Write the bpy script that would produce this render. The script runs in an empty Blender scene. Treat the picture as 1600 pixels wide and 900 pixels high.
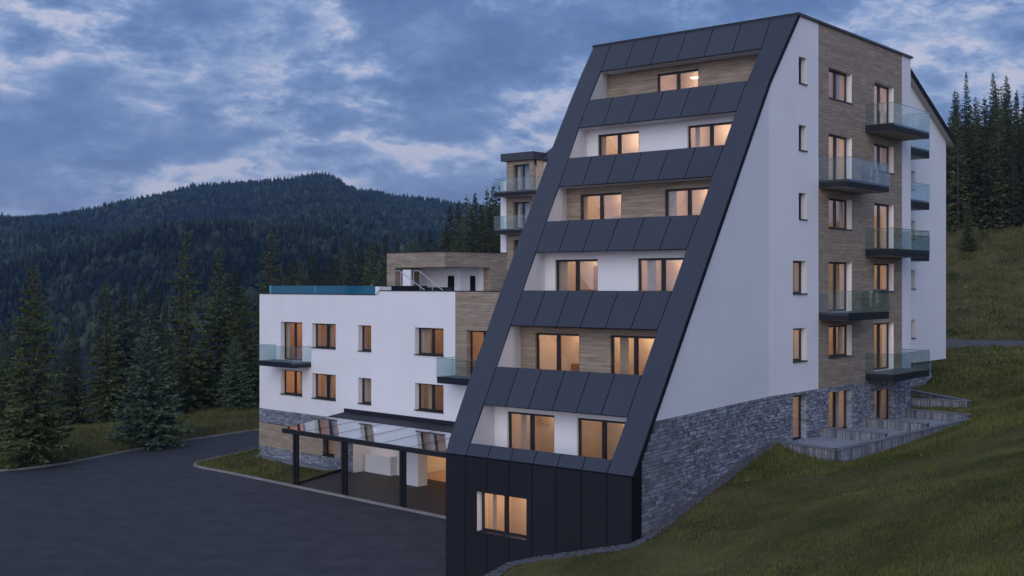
import bpy, bmesh, math, random
import numpy as np
from mathutils import Vector, Matrix, noise
random.seed(7); rng = np.random.default_rng(7)
S = bpy.context.scene
COL = S.collection
R = math.radians

# ------------------------------------------------------------------ camera
CAM_H = 11.2
cam_d = bpy.data.cameras.new("camera"); cam = bpy.data.objects.new("camera", cam_d); COL.objects.link(cam)
cam.location = (0, 0, CAM_H); cam.rotation_euler = (R(90), 0, 0)
cam_d.sensor_width = 36; cam_d.lens = 36*1836/1600; cam_d.shift_y = -6/1600
cam_d.clip_start = 0.5; cam_d.clip_end = 12000
S.camera = cam
# ------------------------------------------------------------------ exposure
S.view_settings.view_transform = 'Standard'; S.view_settings.look = 'None'
S.view_settings.exposure = 0.17; S.view_settings.gamma = 1.0; S.view_settings.use_curve_mapping = False
S.cycles.max_bounces = 6; S.cycles.transparent_max_bounces = 16
S.cycles.volume_bounces = 0; S.cycles.sample_clamp_indirect = 3.0
# ------------------------------------------------------------------ sky (dusk, broken cloud)
SUN_EL, SUN_AZ = 24.0, 196.0      # glow of the western sky, behind and to the left of the camera (azimuth clockwise from +Y)
world = bpy.data.worlds.new("World"); S.world = world; world.use_nodes = True
nt = world.node_tree; nt.nodes.clear()
def N(t, **k):
    n = nt.nodes.new(t)
    for a, v in k.items(): setattr(n, a, v)
    return n
def LK(a, b): nt.links.new(a, b)
wo = N('ShaderNodeOutputWorld'); bg = N('ShaderNodeBackground')
sky = N('ShaderNodeTexSky', sky_type='NISHITA', sun_disc=False); sky.sun_elevation = R(2.0); sky.sun_rotation = R(SUN_AZ)
sky.air_density = 1.0; sky.dust_density = 0.6; sky.ozone_density = 3.0
tc = N('ShaderNodeTexCoord'); sx = N('ShaderNodeSeparateXYZ'); LK(tc.outputs['Generated'], sx.inputs[0])
def M(op, a, b=None, c=None, clamp=False):
    m = N('ShaderNodeMath', operation=op); m.use_clamp = clamp
    for i, v in enumerate((a, b, c)):
        if v is None: continue
        if isinstance(v, (int, float)): m.inputs[i].default_value = v
        else: LK(v, m.inputs[i])
    return m.outputs[0]
zc = M('ADD', M('MAXIMUM', sx.outputs[2], 0.0), 0.38)
px = M('DIVIDE', sx.outputs[0], zc); py = M('DIVIDE', sx.outputs[1], zc)
cv = N('ShaderNodeCombineXYZ'); LK(px, cv.inputs[0]); LK(py, cv.inputs[1]); cv.inputs[2].default_value = 3.7
rotm = N('ShaderNodeMapping'); rotm.inputs['Rotation'].default_value = (0, 0, R(-24)); rotm.inputs['Scale'].default_value = (0.9, 1.0, 1)
rotm.inputs['Location'].default_value = (7.7, -2.1, 0)
LK(cv.outputs[0], rotm.inputs[0])
def NZ(scale, detail, rough, dist=0.0, w=0.0):
    n = N('ShaderNodeTexNoise'); n.noise_dimensions = '4D'; n.inputs['W'].default_value = w
    n.inputs['Scale'].default_value = scale; n.inputs['Detail'].default_value = detail
    n.inputs['Roughness'].default_value = rough; n.inputs['Distortion'].default_value = dist
    LK(rotm.outputs[0], n.inputs['Vector']); return n.outputs['Fac']
big = NZ(0.9, 3, 0.5, 0.1, 0.0); mid = NZ(2.3, 12, 0.60, 0.25, 3.0); soft = NZ(4.6, 12, 0.66, 0.2, 5.0); puff = NZ(15.0, 10, 0.72, 0.3, 8.0)
# broken cloud deck: thick soft masses, with narrow bright crevices where two masses meet
crack = M('SUBTRACT', 1.0, M('DIVIDE', M('ABSOLUTE', M('SUBTRACT', M('ADD', mid, M('MULTIPLY', M('SUBTRACT', puff, 0.5), 0.10)), 0.5)), 0.085), clamp=True)
gate = M('MULTIPLY', M('SUBTRACT', 0.74, big), 4.5, clamp=True)
mask = M('SUBTRACT', M('ADD', M('ADD', 0.672, M('MULTIPLY', M('SUBTRACT', big, 0.5), 0.36)), M('ADD', M('MULTIPLY', M('SUBTRACT', soft, 0.5), 0.95), M('MULTIPLY', M('SUBTRACT', puff, 0.5), 0.42))), M('MULTIPLY', M('MULTIPLY', crack, gate), 0.27))
def RAMP(f, pts):
    r = N('ShaderNodeValToRGB'); el = r.color_ramp.elements
    while len(el) < len(pts): el.new(0.5)
    for e, (p, c) in zip(el, pts): e.position = p; e.color = (*c, 1)
    LK(f, r.inputs[0]); return r.outputs[0]
cl = RAMP(mask, [(0.385, (0.54, 0.52, 0.62)), (0.445, (0.38, 0.42, 0.58)), (0.50, (0.245, 0.315, 0.51)), (0.58, (0.150, 0.215, 0.405)), (0.67, (0.105, 0.160, 0.335)), (0.80, (0.070, 0.115, 0.265))])
# paler, pinker air low on the horizon
hz = M('POWER', M('SUBTRACT', 1.0, M('MAXIMUM', sx.outputs[2], 0.0), clamp=True), 9.0)
mixh = N('ShaderNodeMix', data_type='RGBA'); LK(M('MULTIPLY', hz, 0.35), mixh.inputs[0]); LK(cl, mixh.inputs[6]); mixh.inputs[7].default_value = (0.29, 0.325, 0.52, 1)
# the Nishita dusk sky shines through, and the whole cloud deck brightens towards the sunset
glow = M('MULTIPLY_ADD', M('ADD', M('MULTIPLY', sx.outputs[0], math.sin(R(SUN_AZ))), M('MULTIPLY', sx.outputs[1], math.cos(R(SUN_AZ)))), 0.5, 0.5, clamp=True)
gl = M('MULTIPLY_ADD', M('POWER', glow, 2.0), 1.25, 0.92)
vm = N('ShaderNodeVectorMath', operation='SCALE'); LK(mixh.outputs[2], vm.inputs[0]); LK(gl, vm.inputs['Scale'])
vs = N('ShaderNodeVectorMath', operation='SCALE'); LK(sky.outputs[0], vs.inputs[0]); vs.inputs['Scale'].default_value = 0.05
va = N('ShaderNodeVectorMath', operation='ADD'); LK(vm.outputs[0], va.inputs[0]); LK(vs.outputs[0], va.inputs[1])
LK(va.outputs[0], bg.inputs[0]); bg.inputs[1].default_value = 1.0; LK(bg.outputs[0], wo.inputs[0])
# ------------------------------------------------------------------ sun (broad glow of the overcast western sky)
sd = bpy.data.lights.new("sun", 'SUN'); sun = bpy.data.objects.new("sun", sd); COL.objects.link(sun)
sd.energy = 1.22; sd.angle = R(50); sd.color = (1.0, 0.90, 0.78)
ts = Vector((math.sin(R(SUN_AZ))*math.cos(R(SUN_EL)), math.cos(R(SUN_AZ))*math.cos(R(SUN_EL)), math.sin(R(SUN_EL))))
sun.rotation_euler = (-ts).to_track_quat('-Z', 'Y').to_euler()

# ------------------------------------------------------------------ materials
def mat(name, col, rough=0.8, spec=0.5, metal=0.0, var=0.0, vscale=3.0, bump=0.0, bscale=30.0, stretch=(1,1,1), col2=None, island=0.0, detail=5, coat=0.0):
    m = bpy.data.materials.new(name); m.use_nodes = True; t = m.node_tree; b = t.nodes['Principled BSDF']
    b.inputs['Base Color'].default_value = (*col, 1); b.inputs['Roughness'].default_value = rough
    b.inputs['Specular IOR Level'].default_value = spec; b.inputs['Metallic'].default_value = metal
    if coat: b.inputs['Coat Weight'].default_value = coat
    g = t.nodes.new('ShaderNodeNewGeometry'); tcn = t.nodes.new('ShaderNodeTexCoord')
    mp = t.nodes.new('ShaderNodeMapping'); mp.inputs['Scale'].default_value = stretch; t.links.new(tcn.outputs['Object'], mp.inputs[0])
    out = None
    if var or col2:
        n = t.nodes.new('ShaderNodeTexNoise'); n.inputs['Scale'].default_value = vscale; n.inputs['Detail'].default_value = detail; n.inputs['Roughness'].default_value = 0.6
        t.links.new(mp.outputs[0], n.inputs['Vector'])
        r = t.nodes.new('ShaderNodeValToRGB'); r.color_ramp.elements[0].position = 0.33; r.color_ramp.elements[1].position = 0.67
        c2 = col2 or col
        r.color_ramp.elements[0].color = (*[c*(1-var) for c in col], 1); r.color_ramp.elements[1].color = (*[min(1, c*(1+var)) for c in c2], 1)
        t.links.new(n.outputs['Fac'], r.inputs[0]); out = r.outputs[0]
    if island:
        oi = t.nodes.new('ShaderNodeObjectInfo')
        ad = t.nodes.new('ShaderNodeMath'); ad.operation = 'ADD'; t.links.new(g.outputs['Random Per Island'], ad.inputs[0]); t.links.new(oi.outputs['Random'], ad.inputs[1])
        fr = t.nodes.new('ShaderNodeMath'); fr.operation = 'FRACT'; t.links.new(ad.outputs[0], fr.inputs[0])
        mr = t.nodes.new('ShaderNodeMapRange'); mr.inputs[3].default_value = 1-island; mr.inputs[4].default_value = 1+island; t.links.new(fr.outputs[0], mr.inputs[0])
        sc = t.nodes.new('ShaderNodeVectorMath'); sc.operation = 'SCALE'; t.links.new(mr.outputs[0], sc.inputs['Scale'])
        if out: t.links.new(out, sc.inputs[0])
        else: sc.inputs[0].default_value = col
        out = sc.outputs[0]
    if out: t.links.new(out, b.inputs['Base Color'])
    if bump:
        n2 = t.nodes.new('ShaderNodeTexNoise'); n2.inputs['Scale'].default_value = bscale; n2.inputs['Detail'].default_value = 6
        t.links.new(mp.outputs[0], n2.inputs['Vector'])
        bp = t.nodes.new('ShaderNodeBump'); bp.inputs['Strength'].default_value = bump; bp.inputs['Distance'].default_value = 0.05
        t.links.new(n2.outputs['Fac'], bp.inputs['Height']); t.links.new(bp.outputs[0], b.inputs['Normal'])
    return m
def wood_mat(name, c1, c2):
    m = mat(name, c1, rough=0.75, var=0.13, vscale=1.0, col2=c2, stretch=(1.2, 1.2, 11), bump=0.25, bscale=3.0, detail=8)
    t = m.node_tree; b = t.nodes['Principled BSDF']
    base = b.inputs['Base Color'].links[0].from_socket
    tcn = t.nodes.new('ShaderNodeTexCoord'); sp = t.nodes.new('ShaderNodeSeparateXYZ'); t.links.new(tcn.outputs['Object'], sp.inputs[0])
    def mm(op, a, b_=None):
        k = t.nodes.new('ShaderNodeMath'); k.operation = op
        for i, v in enumerate((a, b_)):
            if v is None: continue
            if isinstance(v, (int, float)): k.inputs[i].default_value = v
            else: t.links.new(v, k.inputs[i])
        return k.outputs[0]
    row = mm('FLOOR', mm('DIVIDE', sp.outputs[2], 0.16))
    along = mm('ADD', mm('ADD', sp.outputs[0], sp.outputs[1]), mm('MULTIPLY', mm('FRACT', mm('MULTIPLY', row, 0.618)), 2.4))
    seg = mm('FLOOR', mm('DIVIDE', along, 2.4))
    wn = t.nodes.new('ShaderNodeTexWhiteNoise'); wn.noise_dimensions = '2D'
    cb = t.nodes.new('ShaderNodeCombineXYZ'); t.links.new(row, cb.inputs[0]); t.links.new(seg, cb.inputs[1]); t.links.new(cb.outputs[0], wn.inputs['Vector'])
    mr = t.nodes.new('ShaderNodeMapRange'); mr.inputs[3].default_value = 0.88; mr.inputs[4].default_value = 1.12; t.links.new(wn.outputs['Value'], mr.inputs[0])
    edge = mm('GREATER_THAN', mm('FRACT', mm('DIVIDE', sp.outputs[2], 0.16)), 0.10)
    e2 = mm('ADD', mm('MULTIPLY', edge, 0.35), 0.65)
    f = mm('MULTIPLY', mr.outputs[0], e2)
    sc = t.nodes.new('ShaderNodeVectorMath'); sc.operation = 'SCALE'; t.links.new(base, sc.inputs[0]); t.links.new(f, sc.inputs['Scale'])
    t.links.new(sc.outputs[0], b.inputs['Base Color'])
    return m
def emis(name, col, st):
    m = bpy.data.materials.new(name); m.use_nodes = True; t = m.node_tree; t.nodes.clear()
    o = t.nodes.new('ShaderNodeOutputMaterial'); e = t.nodes.new('ShaderNodeEmission'); e.inputs[0].default_value = (*col, 1); e.inputs[1].default_value = st
    t.links.new(e.outputs[0], o.inputs[0]); return m
def glass(name, tint, refl=1.0, rough=0.02, base=0.06):
    m = bpy.data.materials.new(name); m.use_nodes = True; t = m.node_tree; t.nodes.clear()
    o = t.nodes.new('ShaderNodeOutputMaterial'); tr = t.nodes.new('ShaderNodeBsdfTransparent'); tr.inputs[0].default_value = (*tint, 1)
    gl = t.nodes.new('ShaderNodeBsdfGlossy'); gl.inputs['Roughness'].default_value = rough; gl.inputs[0].default_value = (0.9, 0.95, 1, 1)
    lw = t.nodes.new('ShaderNodeLayerWeight'); lw.inputs[0].default_value = 0.5; fr = t.nodes.new('ShaderNodeMath'); fr.operation = 'POWER'; t.links.new(lw.outputs['Facing'], fr.inputs[0]); fr.inputs[1].default_value = 4.0
    a = t.nodes.new('ShaderNodeMath'); a.operation = 'MULTIPLY_ADD'; t.links.new(fr.outputs[0], a.inputs[0]); a.inputs[1].default_value = refl; a.inputs[2].default_value = base
    mx = t.nodes.new('ShaderNodeMixShader'); t.links.new(a.outputs[0], mx.inputs[0]); t.links.new(tr.outputs[0], mx.inputs[1]); t.links.new(gl.outputs[0], mx.inputs[2])
    t.links.new(mx.outputs[0], o.inputs[0]); return m
MW = mat('white_render', (0.74, 0.75, 0.77), rough=0.9, spec=0.3, var=0.035, vscale=0.35, bump=0.12, bscale=60)
MREV = mat('white_reveal', (0.72, 0.72, 0.73), rough=0.9, spec=0.3)
MWOOD = wood_mat('wood_cladding', (0.25, 0.202, 0.15), (0.325, 0.268, 0.205))
MSTONE = mat('slate_stone', (0.145, 0.165, 0.205), rough=0.85, var=0.38, vscale=4.0, col2=(0.25, 0.275, 0.325), bump=0.7, bscale=14, island=0.40, stretch=(1,1,2.5))
MMORT = mat('dark_joint', (0.06, 0.065, 0.075), rough=0.95)
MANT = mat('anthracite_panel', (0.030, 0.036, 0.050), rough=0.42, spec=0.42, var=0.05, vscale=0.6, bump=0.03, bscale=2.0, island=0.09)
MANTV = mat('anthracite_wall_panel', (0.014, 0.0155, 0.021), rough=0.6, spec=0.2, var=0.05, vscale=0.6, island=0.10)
MDARK = mat('dark_joint_backing', (0.006, 0.007, 0.011), rough=0.7, spec=0.2)
MBAL = mat('dark_metal_fascia', (0.015, 0.017, 0.024), rough=0.6, spec=0.25)
MSOF = mat('grey_soffit', (0.40, 0.39, 0.38), rough=0.9)
MFR = mat('window_frame_black', (0.012, 0.012, 0.014), rough=0.4)
MPANE = glass('window_glass', (0.90, 0.91, 0.92), 0.9, base=0.085)
MPAND = mat('dark_window_glass', (0.012, 0.014, 0.018), rough=0.08, spec=0.8)
MBG = glass('balustrade_glass', (0.87, 0.925, 0.925), 0.55, base=0.05)
MCG = glass('canopy_glass', (0.70, 0.76, 0.80), 0.9, base=0.27, rough=0.04)
MEDGE = mat('glass_edge', (0.12, 0.20, 0.21), rough=0.2)
MROOM = mat('warm_plaster', (0.62, 0.50, 0.38), rough=0.9, var=0.05, vscale=1.0)
MCURT = mat('curtain_cloth', (0.55, 0.42, 0.30), rough=0.95, var=0.1, vscale=2)
MFURN = mat('interior_wood', (0.30, 0.16, 0.07), rough=0.6, var=0.2, vscale=3, stretch=(1,1,6))
MPIC = mat('dark_picture', (0.10, 0.085, 0.07), rough=0.9)  # dark brown of some pictures on the room back walls
MLAMP = emis('lamp_glow', (1.0, 0.72, 0.42), 6.0)
MASPH = mat('asphalt', (0.040, 0.042, 0.050), rough=0.86, spec=0.35, var=0.24, vscale=0.9, bump=0.7, bscale=40, detail=15)
MPAVE = mat('dark_paving', (0.034, 0.032, 0.032), rough=0.7, var=0.2, vscale=0.8)
MKERB = mat('kerb_concrete', (0.21, 0.205, 0.20), rough=0.9, var=0.15, vscale=4, bump=0.3, island=0.12)
MCONC = mat('concrete_slab', (0.15, 0.165, 0.19), rough=0.85, var=0.1, vscale=2)
MSLAB = mat('pale_paving_slab', (0.26, 0.28, 0.32), rough=0.85, var=0.1, vscale=2)
MRIB = mat('terrace_rib_stone', (0.20, 0.22, 0.26), rough=0.85, var=0.2, vscale=4, island=0.45)
MGRAV = mat('gravel_stone', (0.085, 0.09, 0.105), rough=0.9, island=0.55)
MGRND = mat('meadow_ground', (0.048, 0.048, 0.016), rough=0.97, spec=0.1, var=0.35, vscale=0.30, col2=(0.080, 0.068, 0.028), bump=0.8, bscale=3.0, detail=10)
MFOREST = mat('forest_floor', (0.012, 0.014, 0.010), rough=0.97, spec=0.1, var=0.3, vscale=0.01, bump=0.3, bscale=0.05)
MGRASS = mat('grass_blade', (0.070, 0.104, 0.020), rough=0.8, spec=0.15, var=0.42, vscale=0.25, col2=(0.108, 0.114, 0.034), island=0.45)
MDRY = mat('dry_grass_blade', (0.15, 0.13, 0.062), rough=0.85, spec=0.1, island=0.4)
MBARK = mat('bark', (0.055, 0.045, 0.038), rough=0.9, bump=0.6, bscale=12, stretch=(1,1,0.3), var=0.3)
MSP1 = mat('spruce_needles', (0.074, 0.096, 0.036), rough=0.75, spec=0.2, island=0.45, var=0.25, vscale=0.6)
MSP2 = mat('blue_spruce_needles', (0.090, 0.135, 0.086), rough=0.75, spec=0.2, island=0.4, var=0.2, vscale=0.8)
MSP3 = mat('dark_spruce_needles', (0.040, 0.056, 0.029), rough=0.8, spec=0.15, island=0.45)
MFAR = mat('far_forest_crowns', (0.016, 0.028, 0.018), rough=0.9, spec=0.05, var=0.4, vscale=0.006, col2=(0.034, 0.046, 0.024), island=0.7)
MROAD = mat('lane_asphalt', (0.07, 0.072, 0.08), rough=0.85, var=0.1)
MPOOL = bpy.data.materials.new('pool_glass'); MPOOL.use_nodes = True
_b = MPOOL.node_tree.nodes['Principled BSDF']; _b.inputs['Base Color'].default_value = (0.003, 0.10, 0.17, 1); _b.inputs['Roughness'].default_value = 0.08  # glow of the underwater lights put into the turquoise base colour
MPOOLE = mat('pool_glass_edge', (0.10, 0.42, 0.50), rough=0.2)
MWATER = mat('pool_water', (0.004, 0.12, 0.18), rough=0.05)  # same underwater glow painted into the water colour
MSTEEL = mat('brushed_steel', (0.50, 0.52, 0.55), rough=0.35, metal=0.6)
MROOF = mat('dark_metal_roof', (0.045, 0.048, 0.058), rough=0.5, var=0.1)

# ------------------------------------------------------------------ object helpers
def link(o, parent=None):
    COL.objects.link(o)
    if parent is not None: o.parent = parent
    return o
def tag(o, label=None, cat=None, group=None, kind=None):
    if label: o['label'] = label
    if cat: o['category'] = cat
    if group: o['group'] = group
    if kind: o['kind'] = kind
    return o
def empty(name, loc=(0,0,0), rz=0.0, label=None, cat=None, group=None):
    o = bpy.data.objects.new(name, None); o.location = loc; o.rotation_euler = (0, 0, rz); link(o); o.empty_display_size = 0.5
    return tag(o, label, cat, group)
class MB:
    def __init__(s): s.v = []; s.f = []; s.mi = []; s.mats = []
    def face(s, pts, m=0):
        i = len(s.v); s.v += [tuple(p) for p in pts]; s.f.append(tuple(range(i, i+len(pts)))); s.mi.append(m)
    def hexa(s, P, m=0):   # 8 points: bottom ring 0-3, top ring 4-7
        i = len(s.v); s.v += [tuple(p) for p in P]
        for q in ((3,2,1,0), (4,5,6,7), (0,1,5,4), (1,2,6,5), (2,3,7,6), (3,0,4,7)): s.f.append(tuple(i+k for k in q)); s.mi.append(m)
    def box(s, a, b, m=0):
        x0,y0,z0 = a; x1,y1,z1 = b
        s.hexa([(x0,y0,z0),(x1,y0,z0),(x1,y1,z0),(x0,y1,z0),(x0,y0,z1),(x1,y0,z1),(x1,y1,z1),(x0,y1,z1)], m)
    def prism(s, ring, d, m=0):  # ring of 3-D points extruded by vector d
        n = len(ring); i = len(s.v); s.v += [tuple(p) for p in ring] + [tuple(Vector(p)+Vector(d)) for p in ring]
        s.f.append(tuple(i+k for k in range(n))[::-1]); s.mi.append(m); s.f.append(tuple(i+n+k for k in range(n))); s.mi.append(m)
        for k in range(n):
            j = (k+1) % n; s.f.append((i+k, i+j, i+n+j, i+n+k)); s.mi.append(m)
    def tube(s, p, q, r, n=8, m=0):
        p = Vector(p); q = Vector(q); d = (q-p).normalized(); a = d.orthogonal().normalized(); b = d.cross(a)
        ring = [p + r*(math.cos(2*math.pi*k/n)*a + math.sin(2*math.pi*k/n)*b) for k in range(n)]
        s.prism(ring, q-p, m)
    def mesh(s, name, mats):
        me = bpy.data.meshes.new(name); me.from_pydata(s.v, [], s.f)
        for m in (mats if isinstance(mats, (list, tuple)) else [mats]): me.materials.append(m)
        if any(s.mi): me.polygons.foreach_set('material_index', s.mi)
        bm = bmesh.new(); bm.from_mesh(me); bmesh.ops.recalc_face_normals(bm, faces=bm.faces); bm.to_mesh(me); bm.free()
        return me
    def build(s, name, mats, parent=None, label=None, kind=None):
        o = bpy.data.objects.new(name, s.mesh(name, mats)); link(o, parent); tag(o, label, kind=kind); return o
def npmesh(name, V, F, mats, mi=None, smooth=False):
    me = bpy.data.meshes.new(name); V = np.asarray(V, np.float32); F = np.asarray(F, np.int32)
    n = F.shape[1]; me.vertices.add(len(V)); me.vertices.foreach_set('co', V.ravel())
    me.loops.add(F.size); me.loops.foreach_set('vertex_index', F.ravel())
    me.polygons.add(len(F)); me.polygons.foreach_set('loop_start', np.arange(0, F.size, n, dtype=np.int32)); me.polygons.foreach_set('loop_total', np.full(len(F), n, np.int32))
    for m in (mats if isinstance(mats, (list, tuple)) else [mats]): me.materials.append(m)
    if mi is not None: me.polygons.foreach_set('material_index', np.asarray(mi, np.int32))
    if smooth: me.polygons.foreach_set('use_smooth', np.ones(len(F), bool))
    me.update(); me.validate(); return me
def clip(poly, a, b, c):   # keep a*u+b*v<=c
    out = []
    for i in range(len(poly)):
        p, q = poly[i], poly[(i+1) % len(poly)]; dp = a*p[0]+b*p[1]-c; dq = a*q[0]+b*q[1]-c
        if dp <= 1e-9: out.append(p)
        if (dp < -1e-9 and dq > 1e-9) or (dp > 1e-9 and dq < -1e-9):
            t = dp/(dp-dq); out.append((p[0]+t*(q[0]-p[0]), p[1]+t*(q[1]-p[1])))
    return out
class Plane:
    """a wall plane in its parent's coordinates: origin o, u along the wall (horizontal), n outward"""
    def __init__(s, o, u, n): s.o = Vector(o); s.u = Vector(u).normalized(); s.n = Vector(n).normalized()
    def p(s, u, z, d=0.0): return s.o + s.u*u + Vector((0,0,z)) + s.n*d     # d: outward
def wall(name, mt, pl, poly, holes=(), parent=None, depth=0.25, reveal=None, off=0.0, label=None):
    """outward face of a convex wall outline with real openings and their reveals"""
    b = MB(); us = sorted({p[0] for p in poly} | {h[0] for h in holes} | {h[1] for h in holes}); zs = sorted({p[1] for p in poly} | {h[2] for h in holes} | {h[3] for h in holes})
    ar = sum(poly[i][0]*poly[(i+1)%len(poly)][1]-poly[(i+1)%len(poly)][0]*poly[i][1] for i in range(len(poly)))
    pg = poly if ar > 0 else poly[::-1]
    for i in range(len(us)-1):
        for j in range(len(zs)-1):
            uc = (us[i]+us[i+1])/2; z_ = (zs[j]+zs[j+1])/2
            if any(h[0] < uc < h[1] and h[2] < z_ < h[3] for h in holes): continue
            c = [(us[i],zs[j]),(us[i+1],zs[j]),(us[i+1],zs[j+1]),(us[i],zs[j+1])]
            for k in range(len(pg)):
                (x0,y0),(x1,y1) = pg[k], pg[(k+1)%len(pg)]
                c = clip(c, (y1-y0), -(x1-x0), (y1-y0)*x0-(x1-x0)*y0)
                if len(c) < 3: break
            if len(c) >= 3: b.face([pl.p(u, z, off) for u, z in c])
    for h in holes:
        u0,u1,z0,z1 = h
        for (a0,a1) in (((u0,z0),(u1,z0)), ((u1,z0),(u1,z1)), ((u1,z1),(u0,z1)), ((u0,z1),(u0,z0))):
            b.face([pl.p(*a0, off), pl.p(*a1, off), pl.p(*a1, -depth-0.02), pl.p(*a0, -depth-0.02)], 1)
    return b.build(name, [mt, reveal or mt], parent, label)
LAMPS = []
def window(parent, pl, h, depth, split=True, lit=1.0, room=2.3, sill=True, curtain=None, door=False, tone=None, marg=0.45, dark=False, seed=0, sillm=None, warm=(1.0, 0.72, 0.50)):
    """one window in opening h of wall plane pl: frame (the part), panes, curtain and sill as sub-parts, and the room behind"""
    u0,u1,z0,z1 = h; rr = random.Random(int(seed*977 + u0*131 + z0*17)); T = 0.09; d0 = -depth; d1 = -depth-0.07
    def bar(b, a0, a1, c0, c1, e0=0.0, e1=0.0):
        b.hexa([pl.p(a0,c0,d1-e1), pl.p(a1,c0,d1-e1), pl.p(a1,c0,d0+e0), pl.p(a0,c0,d0+e0), pl.p(a0,c1,d1-e1), pl.p(a1,c1,d1-e1), pl.p(a1,c1,d0+e0), pl.p(a0,c1,d0+e0)])
    f = MB(); bar(f,u0,u0+T,z0,z1); bar(f,u1-T,u1,z0,z1); bar(f,u0+T,u1-T,z1-T,z1); bar(f,u0+T,u1-T,z0,z0+T)
    um = (u0+u1)/2
    if split: bar(f,um-T*0.95,um+T*0.95,z0+T,z1-T, 0.012)
    w = f.build('window' if not door else 'balcony_door', MFR, parent)
    for a,b_ in (((u0+T,um-T*0.95),(um+T*0.95,u1-T)) if split else ((u0+T,u1-T),)):
        g = MB(); g.hexa([pl.p(a,z0+T,d1+0.02), pl.p(b_,z0+T,d1+0.02), pl.p(b_,z0+T,d1+0.032), pl.p(a,z0+T,d1+0.032), pl.p(a,z1-T,d1+0.02), pl.p(b_,z1-T,d1+0.02), pl.p(b_,z1-T,d1+0.032), pl.p(a,z1-T,d1+0.032)])
        g.build('pane', MPAND if dark else MPANE, w)
    if sill:
        s_ = MB(); s_.hexa([pl.p(u0-0.02,z0-0.035,-depth), pl.p(u1+0.02,z0-0.035,-depth), pl.p(u1+0.02,z0-0.035,0.065), pl.p(u0-0.02,z0-0.035,0.065), pl.p(u0-0.02,z0+0.022,-depth), pl.p(u1+0.02,z0+0.022,-depth), pl.p(u1+0.02,z0+0.008,0.065), pl.p(u0-0.02,z0+0.008,0.065)])
        s_.build('sill', sillm or MFR, w)
    if dark: return w
    # the room: floor, walls and ceiling facing inwards
    a,b2,c0,c1,e0,e1 = u0-marg, u1+marg, z0-(0.02 if door else 0.5), z1+0.28, d1-0.01, d1-room
    r = MB(); Q = lambda u,z,d: pl.p(u,z,d)
    r.face([Q(a,c0,e1),Q(b2,c0,e1),Q(b2,c1,e1),Q(a,c1,e1)]); r.face([Q(a,c0,e0),Q(a,c1,e0),Q(a,c1,e1),Q(a,c0,e1)]); r.face([Q(b2,c0,e0),Q(b2,c1,e0),Q(b2,c1,e1),Q(b2,c0,e1)])
    r.face([Q(a,c1,e0),Q(b2,c1,e0),Q(b2,c1,e1),Q(a,c1,e1)]); r.face([Q(a,c0,e0),Q(b2,c0,e0),Q(b2,c0,e1),Q(a,c0,e1)], 1)
    for (q0,q1,y0,y1) in ((a,u0,c0,c1),(u1,b2,c0,c1),(u0,u1,z1,c1),(u0,u1,c0,z0)):
        if y1-y0 > 0.01: r.face([Q(q0,y0,e0),Q(q1,y0,e0),Q(q1,y1,e0),Q(q0,y1,e0)])
    r.build('room', [tone or MROOM, MFURN], w)
    if lit > 0:
        # curtains: pleated strips hanging just inside
        for (s0, s1) in (curtain if curtain is not None else [[(0.0,0.2)], [(0.55,0.8)], [(0.1,0.35),(0.8,1.0)], []][rr.randrange(4)]):
            c = MB(); n = max(4, int((s1-s0)*(u1-u0)/0.06)); pu = u0+(u1-u0)*s0; st = (u1-u0)*(s1-s0)/n
            for k in range(n):
                da = e0-0.10-0.03*(k%2); db = e0-0.10-0.03*((k+1)%2)
                c.face([Q(pu+k*st,c0+0.05,da),Q(pu+(k+1)*st,c0+0.05,db),Q(pu+(k+1)*st,c1-0.06,db),Q(pu+k*st,c1-0.06,da)])
            c.build('curtain', MCURT, w)
        if rr.random() < 0.55:   # a low cupboard or bed end inside
            k0 = u0+(u1-u0)*rr.uniform(0.0,0.5); k1 = k0+rr.uniform(0.6,1.2); k1 = min(k1, b2-0.05)
            c = MB(); zt = c0+rr.uniform(0.7,1.0)
            c.hexa([Q(k0,c0,e1+0.45),Q(k1,c0,e1+0.45),Q(k1,c0,e1+0.02),Q(k0,c0,e1+0.02),Q(k0,zt,e1+0.45),Q(k1,zt,e1+0.45),Q(k1,zt,e1+0.02),Q(k0,zt,e1+0.02)])
            c.build('cupboard', MFURN, w)
        if rr.random() < 0.6:    # a picture or a door on the back wall
            k0 = rr.uniform(a+0.1, b2-1.0); dd_ = rr.random() < .45; w_ = 0.85 if dd_ else rr.uniform(.4,.8); za_ = c0+0.01 if dd_ else c0+1.35; zb_ = c0+2.02 if dd_ else c0+1.35+rr.uniform(.35,.6)
            c = MB(); c.hexa([Q(k0,za_,e1+0.05),Q(k0+w_,za_,e1+0.05),Q(k0+w_,za_,e1+0.01),Q(k0,za_,e1+0.01),Q(k0,zb_,e1+0.05),Q(k0+w_,zb_,e1+0.05),Q(k0+w_,zb_,e1+0.01),Q(k0,zb_,e1+0.01)])
            c.build('interior_door' if dd_ else 'picture', MFURN if dd_ else rr.choice([MPIC, MCURT, MFURN]), w)
        L = bpy.data.lights.new('room_lamp', 'POINT'); L.energy = 38*lit*(0.6+0.7*rr.random())*((b2-a)*(c1-c0)/7.0)**0.6; L.color = warm; L.shadow_soft_size = 0.34
        lo = bpy.data.objects.new('room_lamp', L); link(lo, w); lo.location = Q((u0+u1)/2+rr.uniform(-0.3,0.3), c1-0.32, e1*0.62+e0*0.38)
    return w
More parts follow.
